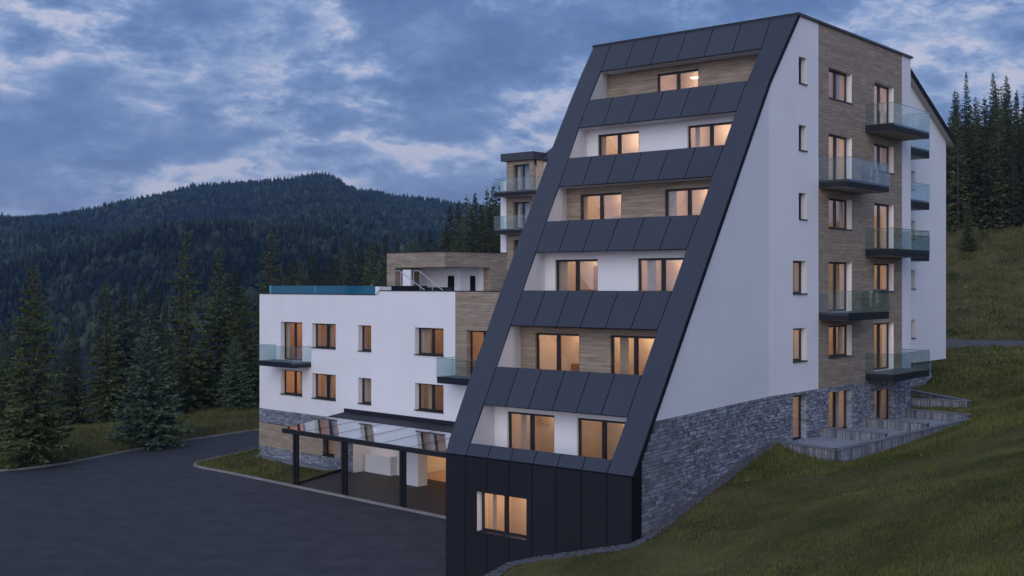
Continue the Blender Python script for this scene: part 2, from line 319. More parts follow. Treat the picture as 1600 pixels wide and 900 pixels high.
def balcony(parent, pl, u0, u1, zt, proj, th=0.33, gh=0.98, label=None, joints=()):
    b = MB(); q = pl.p
    b.hexa([q(u0,zt-th,0.0),q(u1,zt-th,0.0),q(u1,zt-th,proj),q(u0,zt-th,proj),q(u0,zt,0.0),q(u1,zt,0.0),q(u1,zt,proj),q(u0,zt,proj)])
    o = b.build('balcony', MBAL, parent, label)
    t = MB(); t.hexa([q(u0+.05,zt+.004,0),q(u1-.05,zt+.004,0),q(u1-.05,zt+.004,proj-.05),q(u0+.05,zt+.004,proj-.05),q(u0+.05,zt+.02,0),q(u1-.05,zt+.02,0),q(u1-.05,zt+.02,proj-.05),q(u0+.05,zt+.02,proj-.05)]); t.build('balcony_floor', MCONC, o)
    s_ = MB(); s_.hexa([q(u0+.04,zt-th-.012,0.004),q(u1-.04,zt-th-.012,0.004),q(u1-.04,zt-th-.012,proj-.04),q(u0+.04,zt-th-.012,proj-.04),q(u0+.04,zt-th-.004,0.004),q(u1-.04,zt-th-.004,0.004),q(u1-.04,zt-th-.004,proj-.04),q(u0+.04,zt-th-.004,proj-.04)]); s_.build('soffit', MSOF, o)
    g0 = zt-0.10; g1 = zt+gh; tk = 0.02; e = 0.025
    def pane(a, b_):  # a,b_: (u,d)
        A0 = q(a[0],g0,a[1]); B0 = q(b_[0],g0,b_[1]); nn = Vector((0,0,1)).cross((B0-A0).normalized())*tk
        up = Vector((0,0,g1-g0)); m_ = MB(); m_.hexa([A0,B0,B0+nn,A0+nn,A0+up,B0+up,B0+up+nn,A0+up+nn]); g = m_.build('glass_panel', MBG, o)
        r = MB(); up2 = Vector((0,0,0.022)); r.hexa([A0+up,B0+up,B0+nn+up,A0+nn+up,A0+up+up2,B0+up+up2,B0+nn+up+up2,A0+nn+up+up2]); r.build('glass_rim', MEDGE, o)
    pane((u0-e,0.02),(u0-e,proj+e)); pane((u1+e,proj+e),(u1+e,0.02))
    um = (u0+u1)/2; pane((u0-e,proj+e),(um-0.006,proj+e)); pane((um+0.006,proj+e),(u1+e,proj+e))
    return o
STONES = []
def stonework(pl, poly, holes, seed, hmin=0.10, hmax=0.165, lmin=0.16, lmax=0.52, proud=(0.010,0.045)):
    """courses of stones inside a convex outline -> list of (plane, u0,u1,z0,z1,proud)"""
    rr = random.Random(seed); out = []; zlo = min(p[1] for p in poly); zhi = max(p[1] for p in poly); z = zhi
    n = len(poly); ar = sum(poly[i][0]*poly[(i+1)%n][1]-poly[(i+1)%n][0]*poly[i][1] for i in range(n)); pg = poly if ar > 0 else poly[::-1]
    def inside(u, z):
        return all((pg[(k+1)%n][1]-pg[k][1])*(u-pg[k][0]) - (pg[(k+1)%n][0]-pg[k][0])*(z-pg[k][1]) <= 1e-6 for k in range(n))
    while z > zlo+0.05:
        h = rr.uniform(hmin, hmax); u = min(p[0] for p in poly) - rr.random()*0.1; um = max(p[0] for p in poly)
        while u < um:
            l = rr.uniform(lmin, lmax)
            parts = [(z-h, z)] if rr.random() > 0.25 or h < 0.13 else [(z-h, z-h*0.5), (z-h*0.5, z)]
            for (a, b_) in parts:
                u0 = max(u, min(p[0] for p in poly)); u1 = min(u+l, um)
                for hh in holes:
                    if b_ > hh[2]+0.02 and a < hh[3]-0.02:
                        if u0 < hh[0] < u1: u1 = hh[0]
                        if u0 < hh[1] < u1: u0 = hh[1]
                uc = (u0+u1)/2; zc_ = (a+b_)/2
                if u1-u0 < 0.05 or any(hh[0] < uc < hh[1] and hh[2] < zc_ < hh[3] for hh in holes): continue
                if inside(uc, zc_): out.append((pl, u0+0.006, u1-0.006, a+0.005, b_-0.005, rr.uniform(*proud)))
            u += l
        z -= h
    return out
def place_stones(stones, parent, nearby=None, nmax=290):
    base = []
    for k in range(6):
        b = MB(); rr = random.Random(k+40); j = lambda: rr.uniform(-0.05, 0.05)
        lo = [(-.5,-.5,-.5),(.5,-.5,-.5),(.5,.5,-.5),(-.5,.5,-.5)]
        b.hexa([(-.5,-1.2,-.5),(.5,-1.2,-.5),(.47+j(),.0+j(),-.44+j()*.8),(-.47+j(),0+j(),-.44+j()*.8),(-.5,-1.2,.5),(.5,-1.2,.5),(.47+j(),0+j()*2,.44+j()*.8),(-.47+j(),0+j()*2,.44+j()*.8)])
        base.append(b.mesh('stone', MSTONE))
    M0 = parent.matrix_world; 
    if nearby is not None:
        stones = sorted(stones, key=lambda s: -(s[2]-s[1])*(s[4]-s[3]) if nearby == 'size' else (s[0].p((s[1]+s[2])/2, s[3])-Vector(nearby)).length)
    ind = stones[:nmax] if nearby is not None else []
    rest = stones[len(ind):]
    for (pl,u0,u1,z0,z1,pr) in ind:
        o = bpy.data.objects.new('stone', base[random.randrange(6)]); link(o, parent)
        c = pl.p((u0+u1)/2, (z0+z1)/2, pr); X = pl.u; Y = pl.n; Z = Vector((0,0,1))
        if X.cross(Y).dot(Z) < 0: X = -X
        m = Matrix((( X.x*(u1-u0), Y.x*0.05, 0, c.x), (X.y*(u1-u0), Y.y*0.05, 0, c.y), (0,0,(z1-z0),c.z), (0,0,0,1)))
        o.matrix_basis = m
    if rest:
        b = MB()
        for (pl,u0,u1,z0,z1,pr) in rest:
            j = lambda s=0.008: random.uniform(-s, s); i = 0.008
            b.hexa([pl.p(u0,z0,-.03),pl.p(u1,z0,-.03),pl.p(u1-i,z0+i,pr+j()),pl.p(u0+i,z0+i,pr+j()),pl.p(u0,z1,-.03),pl.p(u1,z1,-.03),pl.p(u1-i,z1-i,pr+j()),pl.p(u0+i,z1-i,pr+j())])
        b.build('stone_cladding', MSTONE, parent, kind='stuff')

# ================================================================== TERRAIN
def tower_w(x, y): a = R(39.99); return (12.59 + x*math.cos(a) + y*math.sin(a), 51.7 - x*math.sin(a) + y*math.cos(a))
def wing_w(x, y): a = R(44.63); return (-16.48 + x*math.cos(a) + y*math.sin(a), 76.7 - x*math.sin(a) + y*math.cos(a))
CP = []   # control points (x, y, height)
def cp(x, y, z): CP.append((x, y, z))
for x,y,z in [(-7.03,-15,.02),(-5.9,-15,.5),(-4.0,-15,1.05),(-2.1,-15,1.6),(.4,-15,2.25),(1.4,-15,2.5),(1.35,-14.4,2.62),(1.07,-12,3.03),(.76,-9.3,3.48),(.4,-6.2,3.98),(0,-2.5,4.48),
              (1.5,-3.1,4.12),(3.1,-3.1,3.95),(1.5,-1.0,3.9),(1.5,5,3.8),(3.6,4,4.05),(3.9,11.5,4.3),(0,16,4.4),(3,18,4.6),(0,24,5.0),(-3,30,5.3),(-8,20,4.6),(-20,18,4.2),(-12,8,4.0),(-30,35,6)]:
    cp(*tower_w(x, y), z)
for x,y,z in [(9.6,22,5.6),(7.4,27,4.4),(3.8,35,2.5),(1.25,38.5,1.6),(15.2,35,6.2),(21.8,50,6.3),(32.7,75,5.6),(12.4,38,4.8),(9.2,41,3.9),(16,44,4.9),(27,62,5.2),(14,25,6.8),(25,30,8.6),(40,50,8.2),(50,80,6.8),(34,92,5.4),(8,12,6.2),(20,8,9),(0,10,2.5),
              (40,100,5.5),(60,108,6.2),(30,105,5.4),(48,118,8.6),(56,135,13.8),(66,150,19.6),(56,150,17.6),(80,150,25),(50,165,17.5),(70,175,24),(90,190,31),(110,150,26),(40,175,18),(60,220,36),(20,150,10),
              (-30,60,0),(-12,45,0),(-20,35,0),(-40,45,0),(-60,50,-1),(-5,40,0),(-10,62,0),(-25,75,0),(-31,74,.25),(-29,82,.5),(-25,90,.5),(-20,98,.6),(-12,104,.8),(-40,85,.2),(-40,70,.1),(-60,75,-1.5),(-38,100,-1.5),(-25,110,0),(-50,120,-6),(-20,135,1.0),(-10,125,1.8),(0,112,2.8),(10,120,5),(-5,150,5),(-30,160,-4),(-60,160,-14),(-90,110,-12),(-100,60,-8),(0,200,8),(30,230,22),(-50,220,-14),(-100,200,-28),(-10,80,.3),(0,75,1.2),(5,85,2.4)]:
    cp(x, y, z)
CP = np.array(CP)
def _U(r): return np.where(r > 1e-9, r*r*np.log(np.maximum(r, 1e-9)), 0)
_n = len(CP); _A = np.zeros((_n+3, _n+3)); _d = np.linalg.norm(CP[:, None, :2]-CP[None, :, :2], axis=2)
_A[:_n,:_n] = _U(_d) + np.eye(_n)*0.5; _A[:_n,_n] = 1; _A[:_n,_n+1:] = CP[:, :2]; _A[_n,:_n] = 1; _A[_n+1:,:_n] = CP[:, :2].T
_w = np.linalg.solve(_A, np.concatenate([CP[:,2], np.zeros(3)]))
def seg_d(P, a, b):
    a = np.array(a); b = np.array(b); ab = b-a; t = np.clip(((P-a)@ab)/(ab@ab), 0, 1); return np.linalg.norm(P-(a+t[:,None]*ab), axis=1)
def inpoly(P, poly):
    c = np.zeros(len(P), bool); n = len(poly)
    for i in range(n):
        x0,y0 = poly[i]; x1,y1 = poly[(i+1)%n]
        if y0 == y1: continue
        h = ((y0 > P[:,1]) != (y1 > P[:,1])) & (P[:,0] < (x1-x0)*(P[:,1]-y0)/(y1-y0)+x0); c ^= h
    return c
def sdist(P, poly):
    d = np.min([seg_d(P, poly[i], poly[(i+1)%len(poly)]) for i in range(len(poly))], axis=0); return np.where(inpoly(P, poly), -d, d)
# asphalt outline
ISL = [(-12.6,66.0)]           # island kerb, from the canopy post round the corner and back along the lane
arc = []
far_kerb = [(-95,66),(-60,67),(-45,68.2),(-36,69),(-31.5,69.7),(-29.4,70.9),(-27.6,73.4),(-25.6,78.5),(-23.0,84.3),(-19.6,89.8),(-15.6,95.2),(-8,102),(2,108)]
isl_kerb = [(-11.3,87.5),(-15.0,82.5),(-17.3,79.0),(-18.8,75.9),(-19.45,74.4),(-19.75,73.2),(-19.6,72.2),(-18.9,71.4),(-17.6,70.2)]
can_kerb = [wing_w(x, -5.35) for x in (5.0, 8, 11.2, 15.6, 20.3, 24.2, 27.5, 30.3)]
ASPH = far_kerb + [(6,104),(0,98),(-6,93)] + isl_kerb + can_kerb + [tower_w(-7.05,-14.9), (-2.2,44.5), (-1.2,42.2), (-0.4,38), (-1.0,25), (-3,5), (-95,5)]
PAVE = [wing_w(8.75,0), wing_w(11.25,-5.3), wing_w(31,-5.3), tower_w(-7.3,-14.4), tower_w(-11,0.3), wing_w(23,9), wing_w(9.5,9)]
def gz(P):
    P = np.atleast_2d(np.asarray(P, float)); x, y = P[:,0], P[:,1]
    cl = np.stack([np.clip(x,-110,125), np.clip(y,0,240)], 1)
    z = np.zeros(len(P))
    for i0 in range(0, len(P), 20000):
        q = cl[i0:i0+20000]; z[i0:i0+20000] = _U(np.linalg.norm(q[:,None]-CP[None,:,:2], axis=2))@_w[:_n] + _w[_n] + q@_w[_n+1:]
    out = np.hypot(x-cl[:,0], y-cl[:,1]); z = z + np.where(out > 0, -np.minimum(out,400)*0.06, 0)
    near = (x > -120) & (x < 125) & (y > -5) & (y < 245)
    # gentle unevenness of the meadow
    bumps = 0.10*np.sin(x*0.55+1.3*np.sin(y*0.31))*np.sin(y*0.47+0.7) + 0.05*np.sin(x*1.3+y*0.9) + 0.035*np.sin(x*2.9-y*1.7+2)
    sd = np.full(len(P), 50.0); k = near
    if k.any(): sd[k] = np.minimum(sdist(P[k], ASPH), sdist(P[k], PAVE))
    far = np.clip((y-104)/30, 0, 1)
    ft = np.full(len(P), 50.0); ft[k] = np.minimum(sdist(P[k], TWF), sdist(P[k], TERRF)); z = z + bumps*np.clip((sd-1.5)/5, 0, 1)*np.clip((ft-.8)/4, 0, 1)*(1+far*2.2)
    s = np.clip(sd/1.3, 0, 1); s = s*s*(3-2*s); flat = np.where(sd < 0.12, -0.07, 0.07)
    return flat*(1-s) + z*s
TERRF = [tower_w(0,-2.4), tower_w(3.3,-3.1), tower_w(3.7,12), tower_w(0,22)]
TWF = [tower_w(0,-2.73), tower_w(0,12.9), tower_w(-11,12.9), tower_w(-11,0), tower_w(-7,-15), tower_w(1.38,-15)]
def axis(lo, a, b, hi, st, n):
    return np.concatenate([a-(np.geomspace(1, a-lo+1, n)[::-1][:-1]-1), np.arange(a, b, st), b+(np.geomspace(1, hi-b+1, n)-1)])
gx = axis(-3400, -62, 84, 3400, 0.62, 26); gy = axis(-400, 14, 165, 480, 0.62, 18)
XX, YY = np.meshgrid(gx, gy); GP = np.stack([XX.ravel(), YY.ravel()], 1); GZ = gz(GP)
nx, ny = len(gx), len(gy); idx = np.arange(nx*ny).reshape(ny, nx)
GF = np.stack([idx[:-1,:-1].ravel(), idx[:-1,1:].ravel(), idx[1:,1:].ravel(), idx[1:,:-1].ravel()], 1)
ground = bpy.data.objects.new('ground', npmesh('ground', np.column_stack([GP, GZ]), GF, MGRND, smooth=True)); link(ground); tag(ground, kind='structure')
def flat_poly(name, poly, z, m, kind='structure'):
    from mathutils.geometry import tessellate_polygon
    b = bmesh.new(); vs = [b.verts.new((x, y, z)) for x, y in poly]
    for tri in tessellate_polygon([[Vector((x, y, 0)) for x, y in poly]]):
        try: f = b.faces.new([vs[i] for i in tri])
        except ValueError: continue
        f.normal_update()
        if f.normal.z < 0: f.normal_flip()
    me = bpy.data.meshes.new(name); b.to_mesh(me); b.free(); me.materials.append(m); o = bpy.data.objects.new(name, me); link(o); return tag(o, kind=kind)
flat_poly('parking_asphalt', ASPH, 0.0, MASPH)
flat_poly('canopy_paving', PAVE, 0.012, MPAVE)
# kerbs: one stone after another
def kerb(pts, name, w=0.14, h=0.11, L=1.0, side=1, skip=None):
    root = empty(name, (0,0,0)); tag(root, kind='structure')
    P = [Vector((x, y, 0)) for x, y in pts]; cum = [0]
    for a, b in zip(P, P[1:]): cum.append(cum[-1]+(b-a).length)
    def at(s):
        for i in range(len(P)-1):
            if s <= cum[i+1] or i == len(P)-2: return P[i].lerp(P[i+1], (s-cum[i])/max(1e-6, cum[i+1]-cum[i]))
    tpl = MB(); i = 0.012
    tpl.hexa([(0.01,0,-.1),(.99,0,-.1),(.99,1,-.1),(0.01,1,-.1),(0.01,.06,1),(.99,.06,1),(.99,.94,1),(0.01,.94,1)]); me = tpl.mesh('kerb_stone', MKERB)
    n = int(cum[-1]/L)
    for k in range(n):
        a = at(k*cum[-1]/n); b = at((k+1)*cum[-1]/n); d = (b-a); l = d.length; d.normalize(); nn = Vector((-d.y, d.x, 0))*side
        o = bpy.data.objects.new('kerb_stone', me); link(o, root)
        o.matrix_basis = Matrix(((d.x*l, nn.x*w, 0, a.x), (d.y*l, nn.y*w, 0, a.y), (0, 0, h, 0), (0,0,0,1)))
    return root
kerb(far_kerb[3:12], 'verge_kerb', L=1.0, side=1)
kerb(isl_kerb[1:] + can_kerb, 'island_kerb', side=1, L=0.95)
# the lane beyond the meadow
lane = [(18,113),(26,109.5),(34,107),(46,104.2),(62,102.2),(84,102.5),(110,104)]
lv, lf = [], []
for i, (x, y) in enumerate(lane):
    pass
LP = [Vector((x, y, 0)) for x, y in lane]; pts = []
for a, b in zip(LP, LP[1:]):
    for k in range(8): pts.append(a.lerp(b, k/8))
pts.append(LP[-1])
for i, p in enumerate(pts):
    d = (pts[min(i+1,len(pts)-1)]-pts[max(i-1,0)]).normalized(); nn = Vector((-d.y, d.x, 0))*2.1
    zz = float(gz([(p.x, p.y)])[0]) + 0.30
    lv += [(p.x+nn.x*1.25, p.y+nn.y*1.25, zz-0.9), (p.x+nn.x, p.y+nn.y, zz), (p.x-nn.x, p.y-nn.y, zz-0.02), (p.x-nn.x*1.25, p.y-nn.y*1.25, zz-0.9)]
    if i: 
        k = 4*(i-1); 
        for q in range(3): lf.append((k+q, k+q+4, k+q+5, k+q+1))
o = bpy.data.objects.new('lane', npmesh('lane', lv, lf, MROAD)); link(o); tag(o, kind='structure')

# ================================================================== TOWER
TW = empty('apartment_tower', (12.59, 51.7, 0), -R(39.99), 'white apartment tower with a sloping dark panelled front and lit windows', 'apartment building')
bpy.context.view_layer.update()
SL = 1.22
def fy(z): return (z-23.05)/SL
zt_ = [23.05, 21.48, 19.90, 18.45, 16.90, 15.52, 13.90, 12.53, 10.91, 9.50, 7.91, 6.52, 5.16, 4.75]
xli = [-10.02, -9.71, -9.46, -9.18, -8.82, -8.50, -8.17, -7.85, -7.48, -7.16, -6.80, -6.47, -6.17, -6.08]
xri = [-1.30, -1.09, -1.07, -0.95, -0.79, -0.68, -0.49, -0.38, -0.21, -0.10, 0.07, 0.23, 0.35, 0.40]
xlo = [-11.05, -10.86, -10.60, -10.33, -10.02, -9.70, -9.33, -9.02, -8.66, -8.32, -7.95, -7.62, -7.26, -7.09]
def ip(z, tab): return float(np.interp(z, zt_[::-1], tab[::-1]))
def xro(z): y = fy(z); return 0.03 if y > -2.73 else 0.03 + 0.1154*(-2.73-y)
a2x, a2y = 0.1146, -0.9934
P_MAIN = Plane((0,0,0), (0,1,0), (1,0,0)); P_FRONT = Plane((0,-2.73,0), (a2x,a2y,0), (0.9934,0.1146,0))
top = lambda u: 23.05 + SL*(-2.73-0.9934*u)
ZS = 6.45
A = [(.06,.81,20.07,21.24),(.06,.81,17.12,18.23),(.06,.81,14.07,15.23),(-.50,.81,10.78,12.23),(-.50,.81,7.80,9.26)]
Bw = [(3.06,5.57,19.79,21.20),(3.06,5.57,15.92,18.18),(3.06,5.57,13.79,15.20),(3.06,5.57,9.92,12.24),(3.06,5.57,7.80,9.27)]
Cw = [(8.20,10.64,18.96,21.22),(8.20,10.64,16.82,18.20),(8.20,10.64,12.93,15.24),(8.20,10.64,10.84,12.24),(8.20,10.64,6.90,9.25)]
St = [(-.53,.81,4.30,6.28),(3.06,5.57,4.30,6.25),(8.20,10.64,4.30,5.95)]
wall('wall', MW, P_MAIN, [(-2.73,ZS),(2.03,ZS),(2.03,23.05),(0,23.05),(-2.73,19.72)], A, TW, reveal=MREV)
wall('wood_panel', MWOOD, P_MAIN, [(2.03,ZS),(11.73,ZS),(11.73,23.05),(2.03,23.05)], Bw+Cw, TW, reveal=MREV, off=0.012)
wall('wall', MW, P_MAIN, [(11.73,ZS),(12.94,ZS),(12.94,23.05),(11.73,23.05)], [], TW)
wall('stone_wall', MMORT, P_MAIN, [(-2.73,0),(12.94,0),(12.94,ZS),(-2.73,ZS)], St, TW, reveal=MSTONE, off=-0.01)
wall('wall', MW, P_FRONT, [(0,ZS),(10.93,ZS),(10.93,top(10.93)),(0,19.72)], [], TW)
wall('stone_wall', MMORT, P_FRONT, [(0,0),(11.77,0),(11.77,5.46),(10.95,ZS),(0,ZS)], [], TW, off=-0.01)
sg = stonework(P_FRONT, [(0,0.0),(11.72,0.0),(11.72,5.15),(10.66,ZS),(0,ZS)], [], 3)
gr_ = lambda u: np.interp(u, [0,3.5,6.6,9.3,11.77], [4.3,3.8,3.3,2.85,2.4])
sg = [s for s in sg if s[4] > gr_((s[1]+s[2])/2)]
sm_ = [s for s in stonework(P_MAIN, [(-2.73,4.0),(12.92,4.0),(12.92,ZS),(-2.73,ZS)], St, 5)]
place_stones(sg+sm_, TW, nearby=(6.0,-18.0,4.0))
b = MB()  # hidden sides and back, stone end, roof
b.face([(0,12.94,0),(-11,12.94,0),(-11,12.94,23.05),(0,12.94,23.05)])
b.face([(-11,12.94,0),(-11,12.94,23.05),(-11,0,23.05),(-11,0,0)])
b.face([(-11,0,0),(-11,0,23.05),(-10.2,-3.9,19.0-.72),(-10.2,-3.9,0)]); b.face([(-10.2,-3.9,0),(-10.2,-3.9,18.28),(-7.07,-14.95,4.8),(-7.07,-14.95,0)])
b.face([(-11,12.94,23.05),(0,12.94,23.05),(0,0,23.05),(-11,0,23.05)])
b.build('wall', MW, TW)
b = MB()
b.box((-0.02,0.0,23.02),(0.10,13.02,23.13)); b.box((-11.1,12.9,23.02),(0.1,13.02,23.13)); b.box((-11.1,0,23.02),(-10.98,13.0,23.13)); b.box((-11.1,-0.10,23.02),(0.10,0.05,23.14))
b.build('roof_coping', MFR, TW)
b = MB(); b.box((-10.98,0.05,22.95),(-0.02,12.9,23.06)); b.build('roof', MROOF, TW)
for h in A[:3]: window(TW, P_MAIN, h, 0.26, split=False, dark=True)
for i, h in enumerate(A[3:]): window(TW, P_MAIN, h, 0.25, split=False, lit=1.0, curtain=[(0.2,0.5)] if i else [], seed=i)
for i, h in enumerate(Bw): window(TW, P_MAIN, h, 0.25, door=i in (1,3), sill=i not in (1,3), curtain=[[(0,.12),(.7,.8)],[(.62,.76)],[(.8,1)],[(0.0,.1),(.72,.86)],[(.78,1)]][i], seed=i+3, lit=1.15)
for i, h in enumerate(Cw): window(TW, P_MAIN, h, 0.25, door=i in (0,2,4), sill=i not in (0,2,4), curtain=[[(.6,.75)],[],[(.6,.72)],[(0,.2)],[(.55,.7)]][i], seed=i+9, lit=1.05)
for i, h in enumerate(St): window(TW, P_MAIN, h, 0.27, split=i>0, door=True, sill=False, curtain=[[(.3,.7)],[(.68,.86)],[(.6,.8)]][i], seed=i+15, lit=(1.5,1.2,0.5)[i])
for (u0,u1,z) in [(2.05,6.60,15.89),(2.05,6.60,9.90)]: balcony(TW, P_MAIN, u0, u1, z, 1.42)
for (u0,u1,z) in [(7.15,11.75,18.93),(7.15,11.75,12.90),(7.15,11.75,6.85)]: balcony(TW, P_MAIN, u0, u1, z, 1.42)

# the sloping front: dark backing, then one slab for every panel
nrm = Vector((0, -SL, 1)).normalized()
def fp(x, z, d=0.0): return Vector((x, fy(z), z)) + nrm*d
def panel(name, quad, parent, m=MANT, th=0.035, d0=0.02, nn=nrm):
    c = sum(quad, Vector())/len(quad); b = MB(); r = [q + nn*d0 for q in quad]; b.prism(r, nn*th); return b.build(name, m, parent)
bands = [(23.05,21.48),(19.90,18.45),(16.90,15.52),(13.90,12.53),(10.91,9.50),(7.91,6.52),(5.16,4.75)]
g = 0.019
back = MB()
for bi, (z1, z0) in enumerate(bands):
    back.face([fp(ip(z0,xli)-.02,z0), fp(ip(z0,xri)+.02,z0), fp(ip(z1,xri)+.02,z1), fp(ip(z1,xli)-.02,z1)])
    for k in range(6):
        f0, f1 = k/6, (k+1)/6
        X = lambda z, f: ip(z,xli)+(ip(z,xri)-ip(z,xli))*f
        panel('cladding_panel', [fp(X(z0,f0)+g,z0+.004), fp(X(z0,f1)-g,z0+.004), fp(X(z1,f1)-g,z1-.004), fp(X(z1,f0)+g,z1-.004)], TW)
# side frames in long panels
zz = [23.05, 19.72, 16.9, 13.9, 10.91, 7.91, 4.75]
fr_z = [23.05, 19.72, 4.75]
for (lo, hi) in ((xlo, xli), (None, None)):
    for i in range(len(fr_z)-1):
        z1, z0 = fr_z[i], fr_z[i+1]
        samples = [z for z in zt_ if z0 < z < z1]
        zs_ = [z0] + sorted(samples) + [z1]
        if lo is not None: L_ = [fp(ip(z,lo), z) for z in zs_]; R_ = [fp(ip(z,hi)-g, z) for z in zs_]
        else: L_ = [fp(ip(z,xri)+g, z) for z in zs_]; R_ = [fp(xro(z), z) for z in zs_]
        b = MB()
        for k in range(len(zs_)-1):
            q = [L_[k],R_[k],R_[k+1],L_[k+1]]
            b.v += []; b.prism([p+nrm*0.02 for p in q], nrm*0.035)
        # merge inner faces away
        o = b.build('frame_panel', MANT, TW)
        bm = bmesh.new(); bm.from_mesh(o.data); bmesh.ops.remove_doubles(bm, verts=bm.verts, dist=0.0005)
        dd = {}
        for f in bm.faces: dd.setdefault(frozenset(v.index for v in f.verts), []).append(f)
        bmesh.ops.delete(bm, geom=[f for l in dd.values() if len(l) > 1 for f in l], context='FACES'); bm.to_mesh(o.data); bm.free()
        for k in range(len(zs_)-1): back.face([L_[k]-nrm*.0, R_[k]+Vector((g if lo else -.02,0,0)), R_[k+1]+Vector((g if lo else -.02,0,0)), L_[k+1]])
back.build('cladding_backing', MDARK, TW)
# dark edge trim down the right slope
b = MB()
for (za, zb) in ((23.05,19.72),(19.72,4.75)):
    for (xf, s_) in ((xro, 1), (lambda z: ip(z, xlo), -1)):
        pa, pb = fp(xf(za), za, 0.03), fp(xf(zb), zb, 0.03)
        o_ = Vector((0.035*s_,0,0)); dn = -nrm*0.14
        b.hexa([pb, pb+o_, pb+o_+dn, pb+dn, pa, pa+o_, pa+o_+dn, pa+dn])
b.build('edge_trim', MDARK, TW)
RD = 0.88
rows = [  # soffit z, parapet z, wall material, windows (x0,x1,top)
 (21.48,19.90,MWOOD,[(-7.08,-4.80,21.20)]), (18.45,16.90,MW,[(-8.76,-6.44,18.20),(-3.88,-1.55,18.20)]), (15.52,13.90,MWOOD,[(-8.01,-5.75,15.22),(-3.53,-1.2,15.22)]),
 (12.53,10.91,MW,[(-7.52,-5.26,12.25),(-3.26,-0.92,12.25)]), (9.50,7.91,MWOOD,[(-6.61,-4.36,9.22),(-2.87,-0.6,9.22)]), (6.52,5.16,MW,[(-6.05,-3.72,6.24),(-2.65,-0.32,6.24)])]
for ri, (zs, zp, wm, wins) in enumerate(rows):
    yb = fy(zs)+RD; zf = zp-0.95
    xl = ip(zs,xli)-0.23; xr = ip(zs,xri)+0.02
    pl = Plane((0,yb,0), (1,0,0), (0,-1,0))
    holes = [(a,c,zf+0.03,t) for a,c,t in wins]
    wall('recess_wall', wm, pl, [(xl-0.5,zf),(xr+0.6,zf),(xr+0.6,zs),(xl-0.5,zs)], holes, TW, depth=0.11, reveal=MREV if wm is MW else MWOOD)
    for wi, h in enumerate(holes):
        window(TW, pl, h, 0.10, door=True, sill=False, room=1.9, lit=1.25 if ri in (0,1,2,4) else 0.95, seed=ri*5+wi+30, marg=0.25,
               curtain=[[[]],[[(0,.12)],[(0.1,.2)]],[[(0,.1)],[(0,.18)]],[[(0,.2)],[(.12,.3)]],[[],[(.12,.3),(.42,.5)]],[[(.2,.32)],[]]][ri][min(wi,len([[]])-1) if ri==0 else wi])
    b = MB(); yf_s = fy(zs); yf_p = fy(zp)
    b.face([(ip(zs,xli)-.02,yf_s,zs),(ip(zs,xri)+.05,yf_s,zs),(xr+.3,yb,zs),(xl,yb,zs)]); b.build('soffit', MREV, TW)
    b = MB(); bR = MB(); dx = -0.26
    def lx(y, x0, y0): return x0 + dx*(y-y0)
    # left cheek: from the inner edge of the frame back to the wall
    zz_ = [zf, zp, zs]; n_ = 6
    for k in range(n_):
        za = zf+(zs-zf)*k/n_; zb = zf+(zs-zf)*(k+1)/n_
        ya, yb_ = fy(max(za,4.85)), fy(max(zb,4.85)); xa, xb = ip(za,xli), ip(zb,xli)
        b.face([(xa-.01,ya,za),(xb-.01,yb_,zb),(xb-.01-.26*(yb-yb_),yb,zb),(xa-.01-.26*(yb-ya),yb,za)])
        xa, xb = ip(za,xri), ip(zb,xri)
        bR.face([(xa+.01,ya,za),(xb+.01,yb_,zb),(xb+.01-.10*(yb-yb_),yb,zb),(xa+.01-.10*(yb-ya),yb,za)], 0)
    b.build('recess_cheek', MREV, TW); bR.build('recess_cheek', MREV, TW)
    b = MB(); xl2, xr2 = ip(zp,xli)-.5, ip(zp,xri)+.3
    b.face([(xl2,yf_p-.2,zf),(xr2,yf_p-.2,zf),(xr2,yb,zf),(xl2-.2,yb,zf)]); b.build('recess_floor', MCONC, TW)
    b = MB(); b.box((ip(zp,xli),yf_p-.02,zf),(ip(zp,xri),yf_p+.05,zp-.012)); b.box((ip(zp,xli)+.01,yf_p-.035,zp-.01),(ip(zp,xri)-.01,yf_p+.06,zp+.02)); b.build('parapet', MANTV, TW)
    if ri == 0:
        b = MB(); b.box((-5.8,yb+0.95,20.98),(-5.35,yb+1.2,21.03)); b.build('ceiling_light', MLAMP, TW)
    if wm is MWOOD: pass
# base box: vertical dark panels with a window
P_BASE = Plane((0,-15.02,0), (1,0,0), (0,-1,0)); BW = (-5.53,-3.13,1.98,3.49+.0)
BH = (-5.53,-3.13,2.0,3.50)
wall('cladding_backing', MDARK, P_BASE, [(-7.09,-0.3),(1.42,-0.3),(1.42,4.75),(-7.09,4.75)], [BH], TW, depth=0.29, reveal=MREV)
seams = [-7.10,-6.08,-5.02,-3.94,-2.86,-1.79,-0.67,0.40,1.43]
for a, c in zip(seams, seams[1:]):
    a += g; c -= g; ys = [(-0.3,4.72)]
    if a < BH[1] and c > BH[0]:
        cut0, cut1 = max(a,BH[0]), min(c,BH[1])
        for (q0,q1,q2,q3) in ((a,c,-0.3,BH[2]),(a,c,BH[3],4.72),(a,cut0,BH[2],BH[3]),(cut1,c,BH[2],BH[3])):
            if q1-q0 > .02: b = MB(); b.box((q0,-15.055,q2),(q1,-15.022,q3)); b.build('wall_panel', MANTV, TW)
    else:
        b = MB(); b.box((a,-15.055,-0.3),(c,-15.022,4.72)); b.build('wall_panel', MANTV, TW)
b = MB(); b.face([(1.43,-15.05,-.3),(1.43,-15.05,4.73),(1.43,-15.02,4.73),(1.40,-14.42,5.46),(1.37,-14.42,-.3)]); b.face([(1.36,-14.42,-.3),(1.36,-14.42,5.46),(1.2,-14.3,5.4),(1.2,-14.3,-.3)])
b.build('wall_panel', MDARK, TW)
